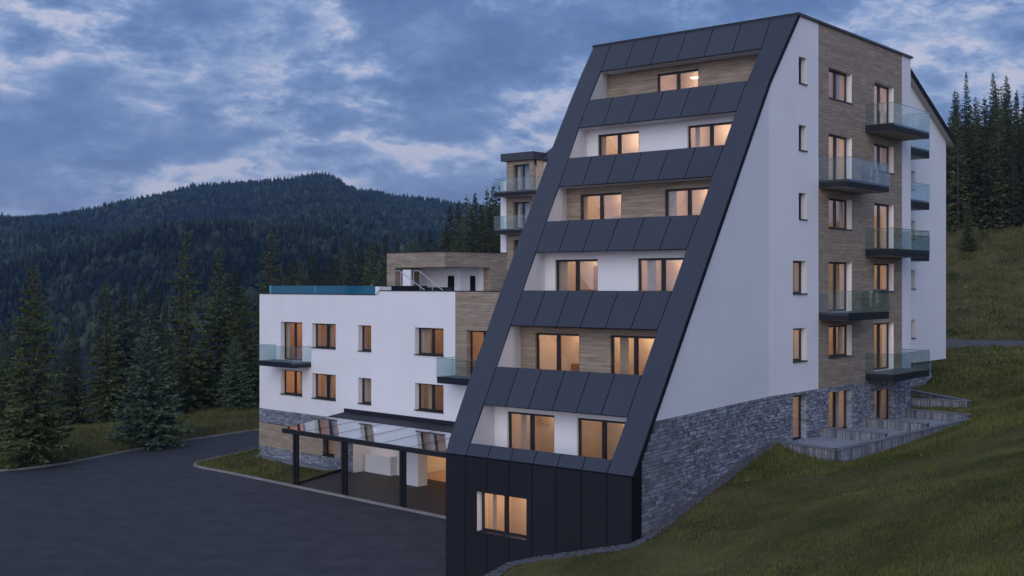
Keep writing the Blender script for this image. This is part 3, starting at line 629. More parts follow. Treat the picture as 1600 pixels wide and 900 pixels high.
b = MB(); b.face([(-7.10,-15.05,-.3),(-7.10,-15.05,4.74),(-7.2,-14.4,5.4),(-7.2,-14.4,-.3)]); b.build('wall_panel', MANTV, TW)
window(TW, P_BASE, BH, 0.27, room=2.0, lit=1.35, curtain=[(0.16,0.24)], seed=77, marg=0.3, sillm=MBAL)

# terrace walls at the foot of the tower: ribbed stone faces with flat copings
def ribbed(root, a, b, z0a, z0b, z1, t=0.22):
    """wall from a to b (tower coordinates), bottom following the slope"""
    A_, B_ = Vector((*a,0)), Vector((*b,0)); d = (B_-A_); L = d.length; d.normalize(); n = Vector((d.y,-d.x,0)); m = MB()
    m.hexa([A_+Vector((0,0,z0a-.6))-n*t/2, B_+Vector((0,0,z0b-.6))-n*t/2, B_+Vector((0,0,z0b-.6))+n*t/2, A_+Vector((0,0,z0a-.6))+n*t/2, A_+Vector((0,0,z1))-n*t/2, B_+Vector((0,0,z1))-n*t/2, B_+Vector((0,0,z1))+n*t/2, A_+Vector((0,0,z1))+n*t/2])
    w = m.build('terrace_wall', MMORT, root); m = MB(); k = 0.0; rr = random.Random(int(L*100))
    while k < L-0.05:
        wd = rr.uniform(0.05, 0.10); p = A_+d*k; q = A_+d*min(L, k+wd-0.012)
        for s_ in (-1, 1):
            o0 = n*s_*(t/2); o1 = n*s_*(t/2+rr.uniform(.012,.04)); zb = z0a+(z0b-z0a)*k/L-.5; zt = z1-rr.uniform(0.0,0.02)
            m.hexa([p+o0+Vector((0,0,zb)), q+o0+Vector((0,0,zb)), q+o1+Vector((0,0,zb)), p+o1+Vector((0,0,zb)), p+o0+Vector((0,0,zt)), q+o0+Vector((0,0,zt)), q+o1+Vector((0,0,zt)), p+o1+Vector((0,0,zt))])
        k += wd
    m.build('rib_cladding', MRIB, w, kind='stuff'); m = MB(); e = t/2+.05
    m.hexa([A_-d*.03-n*e+Vector((0,0,z1)), B_+d*.03-n*e+Vector((0,0,z1)), B_+d*.03+n*e+Vector((0,0,z1)), A_-d*.03+n*e+Vector((0,0,z1)), A_-d*.03-n*e+Vector((0,0,z1+.05)), B_+d*.03-n*e+Vector((0,0,z1+.05)), B_+d*.03+n*e+Vector((0,0,z1+.05)), A_-d*.03+n*e+Vector((0,0,z1+.05))])
    m.build('coping', MCONC, w)
TR = empty('garden_terrace', (12.59,51.7,0), -R(39.99), 'low ribbed grey stone terrace along the foot of the tower, with two dividing walls', 'terrace')
XT = 3.15
ribbed(TR, (0.05,-2.2), (XT,-2.95), 4.45, 4.08, 4.50)
ribbed(TR, (XT,-3.0), (XT+.35,11.6), 4.08, 4.2, 4.50)
ribbed(TR, (0.05,2.3), (XT,2.0), 4.2, 4.1, 4.66); ribbed(TR, (0.05,7.0), (XT+.1,6.7), 4.2, 4.1, 4.68); ribbed(TR, (0.05,12.4), (XT+.3,11.75), 4.2, 4.1, 4.68)
m = MB(); m.prism([(0,-2.2,3.9),(XT,-2.9,3.9),(XT+.35,11.6,3.9),(0,12.4,3.9)], (0,0,.38)); m.build('terrace_floor', MSLAB, TR)
TR2 = empty('garden_terrace', (12.59,51.7,0), -R(39.99), 'smaller ribbed grey stone terrace further back, beyond the end of the tower', 'terrace')
ribbed(TR2, (-3.5,16.2), (1.4,17.4), 4.4, 4.3, 4.80); ribbed(TR2, (-3.6,22.0), (1.4,17.6), 4.4, 4.3, 4.80)
m = MB(); m.prism([(-3.6,16.3,4.0),(1.3,17.5,4.0),(-3.6,21.9,4.0)], (0,0,.45)); m.build('terrace_floor', MCONC, TR2)

# ================================================================== LOW WING
WG = empty('hotel_wing', (-16.48, 76.7, 0), -R(44.63), 'low white hotel wing with square windows, stone base and a flat roof', 'hotel building')
PW = Plane((0,0,0), (1,0,0), (0,-1,0))
U = [(2.40,4.76,6.38,8.81),(5.78,8.21,7.29,8.79),(10.40,11.62,7.27,8.78),(15.52,17.91,7.27,8.78)]; U5 = (19.74,21.99,6.29,8.74)
Lw = [(2.40,4.76,4.21,5.75),(5.78,8.21,4.17,5.71),(10.40,11.62,4.17,5.69),(15.52,17.91,4.17,5.68)]
ZW = 3.13
wall('wall', MW, PW, [(0,ZW),(12.1,ZW),(12.1,10.56),(0,10.56)], U[:3]+Lw[:3], WG, depth=0.3, reveal=MREV)
wall('wall', MW, PW, [(12.1,ZW),(18.86,ZW),(18.86,10.80),(12.1,10.80)], [U[3],Lw[3]], WG, depth=0.3, reveal=MREV)
wall('wall', MW, PW, [(18.86,ZW),(30,ZW),(30,6.2),(18.86,6.2)], [], WG)
wall('wood_panel', MWOOD, PW, [(18.86,6.2),(30,6.2),(30,10.80),(18.86,10.80)], [U5], WG, depth=0.3, off=0.01)
GW = (6.92,8.12,0.75,1.95)
wall('stone_wall', MMORT, PW, [(0,-.2),(9.9,-.2),(9.9,ZW),(0,ZW)], [GW], WG, depth=0.3, off=-0.01)
wall('wood_panel', MWOOD, PW, [(0,.71),(8.75,.71),(8.75,2.19),(0,2.19)], [GW], WG, depth=0.3, off=0.03)
sw = stonework(PW, [(0,2.19),(9.9,2.19),(9.9,ZW),(0,ZW)], [], 8, .10,.16,.2,.6) + stonework(PW, [(0,0.0),(8.75,0.0),(8.75,.71),(0,.71)], [], 9, .10,.16,.2,.6) + stonework(PW, [(8.75,0.0),(9.9,0.0),(9.9,2.19),(8.75,2.19)], [], 9, .10,.16,.2,.6)
b = MB(); z0w, z1w = -.2, 10.56
b.face([(0,0,-.2),(0,12,-.2),(0,12,10.56),(0,0,10.56)]); b.face([(0,12,-.2),(30,12,-.2),(30,12,10.8),(12,12,10.8),(12,12,10.56),(0,12,10.56)]); b.build('wall', MW, WG)
b = MB(); b.box((0.2,.2,10.2),(12.1,11.9,10.3)); b.box((12.1,.2,10.3),(30,11.9,10.4)); b.build('roof', MCONC, WG)
b = MB(); b.box((-.03,-.03,10.56),(12.1,.25,10.60)); b.box((-.03,.25,10.56),(.25,12,10.60)); b.box((12.36,-.03,10.80),(30,.25,10.85)); b.build('roof_coping', MFR, WG)
b = MB(); b.box((12.0,.0,10.56),(12.36,.9,11.06)); b.build('parapet_end', MW, WG)
for i,h in enumerate(U): window(WG, PW, h, 0.3, warm=(1.0,0.54,0.24), split=i!=2, door=i==0, sill=i!=0, lit=[0.9,.8,.55,.6][i], seed=i+50, curtain=[[(.0,.15),(.75,1)],[(.45,.62)],[],[(0,.3)]][i], room=2.6)
for i,h in enumerate(Lw): window(WG, PW, h, 0.3, warm=(1.0,0.54,0.24), split=i!=2, lit=[1.5,.8,.5,.55][i], seed=i+60, curtain=[[(.62,.8)],[(.3,.6)],[(0,.5)],[(.25,.4)]][i], room=2.6)
window(WG, PW, U5, 0.3, warm=(1.0,0.54,0.24), door=True, sill=False, lit=.8, seed=71, curtain=[(.35,.55)])
window(WG, PW, GW, 0.3, warm=(1.0,0.54,0.24), split=False, lit=1.8, seed=72, curtain=[(0,.4)])
for h_ in (1.35,): pass
b = MB(); b.box((2.0,-.02,6.2),(2.0,.0,6.2)); 
balcony(WG, PW, 1.92, 5.70, 6.37, 1.42, th=.30)
balcony(WG, PW, 18.83, 23.2, 6.27, 1.30, th=.33)
# open ground floor behind the canopy
b = MB()
b.face([(9.9,0.0,0),(9.9,1.25,0),(9.9,1.25,ZW),(9.9,0.0,ZW)]); b.face([(9.9,1.25,0),(13.2,1.25,0),(13.2,1.25,ZW),(9.9,1.25,ZW)]); b.face([(13.2,1.25,0),(13.2,9,0),(13.2,9,ZW),(13.2,1.25,ZW)])
b.build('porch_wall', MREV, WG)
b = MB(); b.face([(9.9,0.02,ZW),(30,0.02,ZW),(30,9,ZW),(9.9,9,ZW)]); b.build('porch_ceiling', MSOF, WG)
b = MB(); b.box((10.05,.78,0.0),(12.42,1.24,1.10)); b.build('plinth', MREV, WG)
b = MB(); b.box((15.18,-.48,0.0),(16.33,.20,3.12)); b.build('pillar', MREV, WG)
b = MB(); b.face([(13.2,9,0),(30,9,0),(30,9,ZW),(13.2,9,ZW)]); b.build('garage_wall', MROOM, WG)
b = MB(); b.face([(13.3,1.6,.02),(30,1.6,.02),(30,9,.02),(13.3,9,.02)]); b.build('garage_floor', MROOM, WG)  # paler, warmer than the paving: warm light spill put into the floor colour
for x in (14.5, 17.2, 19.9, 22.6):
    b = MB(); b.box((x,0.3,2.72),(x+.28,8.9,3.12)); b.build('ceiling_beam', MFURN, WG)
b = MB(); b.box((13.6,6.2,0.0),(22.5,6.6,.95)); b.build('counter', MFURN, WG)
for x in (15.8, 19.0, 22.0):
    b = MB(); b.box((x-.6,4.6,3.03),(x+.6,4.72,3.09)); b.build('ceiling_light', MLAMP, WG)
    L = bpy.data.lights.new('porch_lamp', 'POINT'); L.energy = 90; L.color = (1,.52,.20); L.shadow_soft_size = .15; lo = bpy.data.objects.new('porch_lamp', L); link(lo, WG); lo.location = (x, 5.2, 2.5)
L = bpy.data.lights.new('porch_lamp', 'POINT'); L.energy = 26; L.color = (1,.74,.58); L.shadow_soft_size = .2; lo = bpy.data.objects.new('porch_lamp', L); link(lo, WG); lo.location = (11.6, .3, 2.8)
bpy.context.view_layer.update()
place_stones(sw, WG, nearby='size', nmax=200)
# pool on the roof
PO = empty('rooftop_pool', (-16.48, 76.7, 0), -R(44.63), 'long turquoise glass-walled pool along the roof edge of the low wing', 'swimming pool')
for (x0,x1) in ((1.22,6.05),(6.08,11.97)):
    b = MB(); b.box((x0,.05,10.61),(x1,.09,11.10)); b.build('glass_wall', MPOOL, PO)
b = MB(); b.box((1.20,.05,10.61),(1.24,3.8,11.10)); b.build('glass_wall', MPOOL, PO)
for x in (1.14, 6.045): b = MB(); b.box((x,.02,10.61),(x+(.14 if x<2 else .05),.12,11.11)); b.build('glass_joint', MPOOLE, PO)
b = MB(); b.box((1.25,.1,10.4),(11.97,3.8,11.02)); b.build('water', MWATER, PO)
b = MB(); b.box((1.2,3.8,10.3),(12.0,3.95,11.1)); b.box((11.98,.3,10.3),(12.05,3.95,11.1)); b.box((12.06,3.4,10.3),(14.9,3.5,11.02)); b.build('pool_wall', MBAL, PO)
# pavilion on the roof
PV = empty('rooftop_pavilion', (-16.48, 76.7, 0), -R(44.63), 'flat-roofed wood-clad pavilion with an open white corner on the wing roof', 'pavilion')
b = MB(); b.box((4.5,7.0,12.29),(10.26,12.6,13.26)); b.build('roof_fascia', MWOOD, PV)
b = MB(); b.box((4.45,6.95,13.26),(10.31,12.65,13.31)); b.build('roof', MFR, PV)
b = MB(); b.box((4.5,7.0,10.3),(5.3,12.6,12.29)); b.build('wood_pier', MWOOD, PV)
b = MB(); b.box((9.6,11.05,10.3),(10.26,12.6,12.29)); b.build('wood_pier', MWOOD, PV)
b = MB(); b.box((5.3,9.3,10.3),(9.0,9.5,12.28)); b.box((9.0,9.3,10.3),(9.2,12.55,12.28)); b.box((9.2,11.0,10.3),(9.6,11.05,12.28)); b.build('wall', MW, PV)
b = MB(); b.box((5.95,7.15,10.3),(6.75,7.25,12.15)); b.build('sliding_panel', MW, PV)
b = MB(); b.box((8.05,9.26,10.3),(8.65,9.31,11.75)); b.build('door', MDARK, PV)
b = MB(); b.box((9.19,10.2,10.3),(9.24,10.65,11.75)); b.build('door', MDARK, PV)
b = MB(); b.box((10.27,10.1,10.3),(10.3,10.1,10.3)); 
for k,(xa,xb,y,w_) in enumerate(((10.6,12.9,3.0,'left'),(12.4,14.5,3.0,'right'))):
    H_ = empty('stair_handrail', (-16.48, 76.7, 0), -R(44.63), 'thin steel handrail sloping down on the wing roof, the %s one of the two' % w_, 'handrail')
    for yy in (y,):
        b = MB(); b.tube((xa-.5,yy,12.0),(xa,yy,12.0),.03); b.tube((xa,yy,12.0),(xb,yy,10.85),.03); b.build('rail', MSTEEL, H_)
    for xx,z_ in ((xa-.5,12.0),(xa+.1,11.95),(xa+1.2,11.4),(xb,10.85)):
        b = MB(); b.tube((xx,y,10.3),(xx,y,z_),.022); b.build('post', MSTEEL, H_)
# ================================================================== ENTRANCE CANOPY
CN = empty('entrance_canopy', (-16.48, 76.7, 0), -R(44.63), 'black steel and glass entrance canopy on posts in front of the low wing', 'canopy')
XE = 27.0
for x in (11.25, 15.65, 20.40, 25.2):
    p = MB(); p.box((x,-5.22,0.0),(x+.17,-5.0,2.88)); p.box((x+.20,-5.17,0.0),(x+.34,-5.03,2.88)); p.build('post', MFR, CN)
b = MB(); b.box((10.24,-5.24,2.88),(XE,-5.0,3.12)); b.build('beam', MFR, CN)
zr = lambda y: 3.14 + (y+5.1)/5.1*0.40
b = MB(); b.hexa([(10.24,-5.2,zr(-5.2)-.14),(10.32,-5.2,zr(-5.2)-.14),(9.2,-.02,zr(0)-.10),(9.12,-.02,zr(0)-.10),(10.24,-5.2,zr(-5.2)),(10.32,-5.2,zr(-5.2)),(9.2,-.02,zr(0)),(9.12,-.02,zr(0))]); b.build('rafter', MFR, CN)
ys = -1.55; xs_ = [10.34,12.4,14.6,16.8,19.0,21.2,23.4,25.6]
for i,x in enumerate(xs_):
    if i:
        b = MB(); b.hexa([(x,-5.0,zr(-5)-.12),(x+.05,-5.0,zr(-5)-.12),(x+.05,ys,zr(ys)-.12),(x,ys,zr(ys)-.12),(x,-5.0,zr(-5)+.022),(x+.05,-5.0,zr(-5)+.022),(x+.05,ys,zr(ys)+.022),(x,ys,zr(ys)+.022)]); b.build('rafter', MFR, CN)
    x1 = (xs_+[XE])[i+1]; xb = x if i else 9.60; xr_ = x1
    b = MB(); b.hexa([(x+.03,-5.2,zr(-5.2)+.0),(x1-.0,-5.2,zr(-5.2)+.0),(x1-.0,ys,zr(ys)),(xb+.03,ys,zr(ys)),(x+.03,-5.2,zr(-5.2)+.015),(x1,-5.2,zr(-5.2)+.015),(x1,ys,zr(ys)+.015),(xb+.03,ys,zr(ys)+.015)]); b.build('glass_panel', MCG, CN)
    if i: b = MB(); b.box((x+.0,-5.2,0),(x+.0,-5.2,0))
b = MB(); b.hexa([(9.14,-.02,zr(0)-.10),(9.14,-.02,zr(0)-.1),(9.5,ys,zr(ys)-.1),(9.5,ys,zr(ys)-.1),(XE,-.02,zr(0)-.1),(XE,-.02,zr(0)+.03),(XE,ys,zr(ys)+.03),(XE,ys,zr(ys)-.1)][:0] or [(9.5,ys,zr(ys)-.10),(XE,ys,zr(ys)-.10),(XE,-.02,zr(0)-.10),(9.14,-.02,zr(0)-.10),(9.5,ys,zr(ys)+.03),(XE,ys,zr(ys)+.03),(XE,-.02,zr(0)+.03),(9.14,-.02,zr(0)+.03)]); b.build('solid_roof', MBAL, CN)
b = MB(); b.box((9.12,-.09,zr(0)+.03),(XE,-.02,3.78)); b.build('wall_flashing', MBAL, CN)
b = MB(); b.hexa([(11.15,-5.2,0.0),(11.25,-5.2,0),(8.95,-.1,0),(8.85,-.1,0),(11.15,-5.2,.16),(11.25,-5.2,.16),(8.95,-.1,.16),(8.85,-.1,.16)]); b.build('base_rail', MFR, CN)

# ================================================================== REAR BUILDING
RB = empty('rear_apartment_building', (12.59,51.7,0), -R(39.99), 'white gabled apartment building behind the tower, seen on both sides of it', 'apartment building')
P_RS = Plane((-3.7,0,0), (0,1,0), (1,0,0)); P_RF = Plane((0,23.3,0), (1,0,0), (0,-1,0)); P_RB = Plane((0,22.0,0), (1,0,0), (0,-1,0))
slots = [(22.56,23.18,16.95,18.08),(22.56,23.18,13.93,15.06),(22.56,23.18,10.92,12.06),(22.56,23.18,7.9,9.04)]
wall('wall', MW, P_RS, [(18.6,6.4),(28.4,6.4),(28.4,20.45),(20.6,24.15),(18.6,23.2)], slots, RB, depth=.25, reveal=MREV)
for h in slots: window(RB, P_RS, h, .22, split=False, dark=True)
P_R2 = Plane((-4.0,0,0), (0,1,0), (1,0,0))
wall('stone_wall', MMORT, P_R2, [(14,1),(26.6,1),(26.6,6.4),(14,6.4)], [], RB, off=-.01)
b = MB(); b.face([(-4,26.6,1),(-4,26.6,6.4),(-20,26.6,6.4),(-20,26.6,1)]); b.face([(-3.7,18.6,6.4),(-3.7,28.4,6.4),(-20,28.4,6.4),(-20,18.6,6.4)]); b.build('wall', MW, RB)
srb = stonework(P_R2, [(18,3.5),(26.6,3.5),(26.6,6.4),(18,6.4)], [], 12, .12,.2,.25,.6)
b = MB()
b.face([(-3.7,28.4,6.4),(-35.4,28.4,6.4),(-35.4,28.4,20.45),(-3.7,28.4,20.45)]); b.face([(-35.4,23.3,3),(-35.4,28.4,3),(-35.4,28.4,20.4),(-35.4,23.3,20.9)]); b.face([(-3.7,18.6,3),(-3.7,18.6,23.2),(-12,18.6,23.2),(-12,18.6,3)]); b.face([(-12,18.6,3),(-12,23.3,3),(-12,23.3,22),(-12,18.6,23.2)])
b.build('wall', MW, RB)
wall('wall', MW, P_RF, [(-36.3,2),(-12,2),(-12,20.6),(-35.4,20.6),(-36.3,19.4)], [(-31.9,-31.0,18.4,20.0)], RB, depth=.2)
window(RB, P_RF, (-31.9,-31.0,18.4,20.0), .15, split=True, dark=True, sill=False)
b = MB(); ov = 0.35
b.prism([(-3.7+ov,20.6,24.15),(-3.7+ov,29.0,20.16),(-3.7+ov,29.0,20.50),(-3.7+ov,20.6,24.5)], (-8.6,0,0)); b.build('roof', MROOF, RB)
b = MB(); b.prism([(-3.7+ov,20.6,24.15),(-3.7+ov,18.2,23.0),(-3.7+ov,18.2,23.3),(-3.7+ov,20.6,24.5)], (-8.6,0,0)); b.build('roof', MROOF, RB)
b = MB(); b.prism([(-12,22.9,20.75),(-12,26.6,22.95),(-12,26.6,23.2),(-12,22.9,20.95)], (-20.8,0,0)); b.build('roof', MROOF, RB)
b = MB()
for k in range(28): x = -12.2-k*.75; b.hexa([(x,22.92,20.9),(x+.05,22.92,20.9),(x+.05,26.58,23.1),(x,26.58,23.1),(x,22.90,21.0),(x+.05,22.90,21.0),(x+.05,26.56,23.28),(x,26.56,23.28)])
b.build('roof_seams', MROOF, RB)
b = MB(); b.prism([(-3.7+ov+.02,20.55,24.52),(-3.7+ov+.02,29.05,20.5),(-3.7+ov+.02,29.05,20.12),(-3.7+ov+.02,20.55,24.14)], (.05,0,0)); b.build('roof_fascia', MDARK, RB)
b = MB(); b.face([(-3.68+ov,20.6,24.12),(-3.68+ov,29,20.13),(-4.2,29,20.13),(-4.2,20.6,24.12)]); b.build('eaves_soffit', MSOF, RB)
RH = [(-34.76,-33.16,18.42,20.42),(-34.76,-33.16,15.50,17.52),(-34.76,-33.16,12.58,14.60)]
wall('wood_panel', MWOOD, P_RB, [(-35.45,2),(-32.8,2),(-32.8,20.85),(-35.45,20.85)], RH, RB, depth=.3)
b = MB(); b.face([(-32.8,22,2),(-32.8,23.3,2),(-32.8,23.3,20.85),(-32.8,22,20.85)]); b.face([(-35.45,22,2),(-35.45,23.3,2),(-35.45,23.3,20.85),(-35.45,22,20.85)]); b.build('wood_panel', MWOOD, RB)
b = MB(); b.prism([(-32.78,22.0,20.9),(-32.78,26.5,20.9),(-32.78,26.5,18.9),(-32.78,23.3,18.3)], (.06,0,0)); b.build('dormer_cheek', MDARK, RB)
b = MB(); b.box((-36.05,22.0,2),(-35.47,22.9,19.2)); b.build('wall', MW, RB)
b = MB(); b.box((-35.75,21.65,20.72),(-32.5,26,21.30)); b.build('bay_roof', MROOF, RB)
for i,h in enumerate(RH): window(RB, P_RB, h, .28, door=True, sill=False, lit=.12, seed=i+90, curtain=[(0,.2)], tone=MCURT)
balcony(RB, P_RB, -35.65, -31.9, 18.30, 1.2, th=.36); balcony(RB, P_RB, -35.65, -31.9, 15.42, 1.2, th=.36)
for z in (19.15,16.1,13.05): balcony(RB, P_RS, 18.7, 21.75, z, 1.4, th=.48)
bpy.context.view_layer.update(); place_stones(srb, RB, nearby='size', nmax=60)

# ================================================================== TREES
def spruce_mesh(seed, H=12.0, Rr=2.7, step=0.34, nb=9, tw=26, base=0.07, droop=0.28, size=1.0, mt=MSP1, sparse=0.0, pw=0.82):
    rg = np.random.default_rng(seed); V = []; F = []
    h = base*H; tris = []
    while h < H*0.985:
        t0 = (h-base*H)/(H*(1-base)); rad = Rr*(1-t0)**pw*(0.55+0.45*min(1, t0*7+0.4)) + 0.12
        k = max(4, int(nb*(0.55+0.45*(1-t0))))
        a0 = rg.uniform(0, 6.28)
        for j in range(k):
            if rg.random() < sparse: continue
            az = a0 + 6.283*j/k + rg.normal(0, .18); L = rad*rg.uniform(0.62, 1.14); hz_ = h + rg.uniform(-.5,.5)*step
            d = np.array([math.cos(az), math.sin(az), 0.0]); sd_ = np.array([-d[1], d[0], 0.0])
            n = max(15, int(tw*(L/Rr)**0.7)); tt = np.sort(rg.uniform(0.12, 1.0, n)); ris = 0.35*(t0-0.25)
            cz = hz_ + L*(ris*tt - droop*(1-t0)*tt**1.3 + 0.16*tt**3)
            P = d*(L*tt)[:,None]; P[:,2] = cz
            kk = 0.60+0.40*min(1.0, L/Rr); side = np.where(rg.random(n) < .5, -1., 1.); ln = (0.16+0.34*(1-tt)**0.6*L*0.75)*rg.uniform(.6,1.25,n)*size*kk
            fw = rg.uniform(.45,1.1,n); D = d*fw[:,None] + sd_*(side*rg.uniform(.25,1.05,n))[:,None]; D[:,2] = rg.uniform(-.55,.16,n)
            D /= np.linalg.norm(D,axis=1)[:,None]
            w = (0.035+0.055*rg.random(n))*size*1.25*kk
            Wd_ = np.cross(D, rg.normal(0,1,(n,3))); Wd_ /= np.linalg.norm(Wd_,axis=1)[:,None]+1e-9; Wd_ = Wd_*w[:,None]
            mid = P + D*(ln*0.45)[:,None]
            A_ = P; B_ = mid+Wd_; C_ = P+D*ln[:,None]; E_ = mid-Wd_
            q = np.stack([A_,B_,C_,E_],1).reshape(-1,3); tris.append(q)
            # branch wood + tip
        h += step*rg.uniform(.75,1.2)*(0.75+0.4*(1-t0))
    # leader
    for j in range(10):
        z = H*(0.955+0.0045*j); az = rg.uniform(0,6.28); d = np.array([math.cos(az),math.sin(az),.9]); p = np.array([0,0,z]); w = np.array([-d[1],d[0],0])*.03
        tris.append(np.stack([p, p+d*.09+w, p+d*.22, p+d*.09-w]))
    V = np.concatenate(tris); F = np.arange(len(V)).reshape(-1,4)
    crown = npmesh('crown', V, F, mt)
    b = MB(); n = 8; prev = None; segs = 9
    for s in range(segs):
        z = H*s/segs; r = 0.017*H*(1-s/segs)**0.9+.012
        z2 = H*(s+1)/segs*.99; r2 = 0.017*H*(1-(s+1)/segs)**0.9+.010
        for k in range(n):
            a = 6.283*k/n; c = 6.283*(k+1)/n
            b.face([(r*math.cos(a),r*math.sin(a),z-.3*(s==0)),(r*math.cos(c),r*math.sin(c),z-.3*(s==0)),(r2*math.cos(c),r2*math.sin(c),z2),(r2*math.cos(a),r2*math.sin(a),z2)])
    rg2 = random.Random(seed)
    for k in range(70):   # bare inner limbs
        z = H*rg2.uniform(.05,.85); a = rg2.uniform(0,6.28); L = Rr*(1-z/H)*rg2.uniform(.3,.75); p = Vector((0,0,z)); q = Vector((L*math.cos(a), L*math.sin(a), z-.12*L))
        b.tube(p, q, .012+.012*(1-z/H), 3)
    return crown, b.mesh('trunk', MBARK)
V1 = [spruce_mesh(1, 12, 2.7, tw=60, nb=10), spruce_mesh(2, 12, 2.3, tw=54, nb=9, sparse=.06), spruce_mesh(3, 12, 2.0, tw=52, nb=9, sparse=.12, step=.40), spruce_mesh(4, 12, 2.5, tw=56, mt=MSP3)]
VB = [spruce_mesh(11, 8, 2.7, tw=80, nb=11, step=.27, base=.05, mt=MSP2, droop=.18, size=1.0), spruce_mesh(12, 8, 2.2, tw=70, nb=10, step=.27, mt=MSP2, droop=.15)]
VT = [spruce_mesh(21, 16, 3.3, tw=38, nb=9, step=.42, mt=MSP3, size=1.45, pw=1.05), spruce_mesh(22, 16, 3.7, tw=40, nb=10, step=.42, mt=MSP1, size=1.45, pw=1.1), spruce_mesh(23, 16, 2.9, tw=34, nb=9, step=.44, sparse=.08, mt=MSP3, size=1.45, pw=1.0), spruce_mesh(24, 16, 3.4, tw=36, nb=8, step=.5, sparse=.14, mt=MSP1, size=1.4, pw=.95, droop=.4)]
def tree(px_, Y, top, var, H0, label, cat='spruce', group=None, name='spruce_tree', wid=1.0, X=None, H=None):
    X = (px_-800)/1836*Y if X is None else X
    z0 = float(gz([(X, Y)])[0]); H = H or (CAM_H + (444-top)/1836*Y - z0); s = H/H0
    o = empty(name, (X, Y, z0-.05), random.uniform(0, 6.28), label, cat, group)
    c = bpy.data.objects.new('crown', var[0]); link(c, o); t = bpy.data.objects.new('trunk', var[1]); link(t, o)
    for q in (c, t): q.scale = (s*wid, s*wid, s)
    return o
near = [
 (52,72.2,410,V1[0],12,'tall green spruce nearest the road at the left edge, lower boughs bluish'),
 (232,80.5,503,VB[0],8,'short broad blue-green spruce beside the kerb, in front of the darker ones'),
 (165,100,441,V1[1],12,'slim dark spruce, left of the pair behind the short bluish spruce'),
 (193,104,450,V1[3],12,'dark spruce, right of the pair behind the short bluish spruce'),
 (290,103,364,V1[2],12,'tallest spruce on the left, with a pale bare trunk showing'),
 (341,112,394,V1[1],12,'tall spruce just right of the tallest one with the pale trunk'),
 (222,118,438,V1[3],12,'narrow dark spruce rising behind the short bluish spruce'),
 (380,108,445,V1[0],12,'dense dark spruce left of the low wing corner'),
 (368,102,524,VB[1],8,'small bluish spruce close to the left corner of the low wing'),
 (424,112,362,V1[1],12,'tall pointed spruce rising above the left end of the glass pool'),
 (365,118,418,V1[3],12,'dark spruce behind the gap left of the low wing'),
 (112,104,505,V1[3],12,'low dark spruce between the left edge tree and the slim pair'),
 (8,94,505,V1[1],12,'dark spruce cut by the left edge of the view'),
 (262,99,520,V1[3],12,'squat dark spruce under the tallest tree on the left'),
 (320,105,520,V1[0],12,'squat green spruce right of the tallest tree on the left'),
 (455,118,408,V1[0],12,'spruce above the glass pool, just right of the tall pointed one'),
 (487,122,398,V1[3],12,'dark spruce rising behind the middle of the glass pool'),
 (598,104,402,VB[1],8,'pale grey-green young spruce left of the rooftop pavilion'),
]
for (p_, Y, t_, v, H0, lb) in near: tree(p_, Y, t_, v, H0, lb)
for i,(p_,Y,t_) in enumerate([(518,128,400),(535,132,384),(548,140,372),(566,136,385),(583,142,372),(603,138,362),(622,150,372),(640,140,358),(657,152,362),(672,142,356),(690,150,352),(703,146,316),(716,150,313),(729,148,303),(742,156,300),(752,150,318),(761,158,292),(771,152,285),(782,158,284),(795,160,300),(560,150,398),(446,130,415),(470,134,400),(502,130,412),(526,124,402),(575,128,392),(590,134,380),(612,124,392),(645,130,378),(664,134,372),(698,132,350),(720,134,338),(736,140,325),(754,134,330),(776,142,312),(630,128,388),(680,132,372),(710,136,360),(740,138,345),(765,140,330)]):
    tree(p_, Y, t_, VT[(i*7+i//3)%4], 16, 'dark spruce of the stand rising behind the low wing and pavilion', group='spruces behind the low wing', wid=random.uniform(.75,.95))
rt = [(1484,158,196),(1497,150,173),(1509,164,180),(1517,153,163),(1527,162,178),(1538,150,149),(1549,160,165),(1560,150,132),(1572,166,150),(1588,152,144),(1601,156,160),(1612,150,150),(1504,151,232),(1548,149,215),(1584,148,228),(1524,150,250),(1566,149,262),(1598,149,248),(1490,152,262),(1535,152,205),(1575,150,190),(1608,148,220),(1630,152,140),(1655,150,150)]
SPEC = {1560:'tallest of the hillside spruces on the right, its tip highest against the sky', 1484:'spruce of the right forest growing closest to the white gable wall', 1601:'tall spruce of the right forest at the right edge of the view'}
for i,(p_,Y,t_) in enumerate(rt): tree(p_, Y, t_, VT[(i*7+i//3)%4], 16, SPEC.get(p_, 'tall dark spruce of the hillside forest right of the buildings'), group='spruces of the right hillside forest', wid=random.uniform(.75,1.0))
tree(1513, 140, 314, V1[0], 12, 'single small spruce standing out in front of the hillside forest')
k = 0
while k < 64:   # deeper rows of the same stands
    if k < 30: p_ = random.uniform(-60,430); Y = random.uniform(120,190); X = (p_-800)/1836*Y; gp, lb, H = 'spruces on the falling ground beyond the left trees', 'dark spruce on the falling ground behind the left-hand trees', random.uniform(9,15)
    else: p_ = random.uniform(1478,1660); Y = random.uniform(160,205); X = (p_-800)/1836*Y; gp, lb, H = 'spruces of the right hillside forest', 'tall dark spruce of the hillside forest right of the buildings', random.uniform(11,16)
    tree(p_, Y, 0, VT[(k*5+k//4)%4], 16, lb, group=gp, H=H, wid=random.uniform(.62,.9)); k += 1

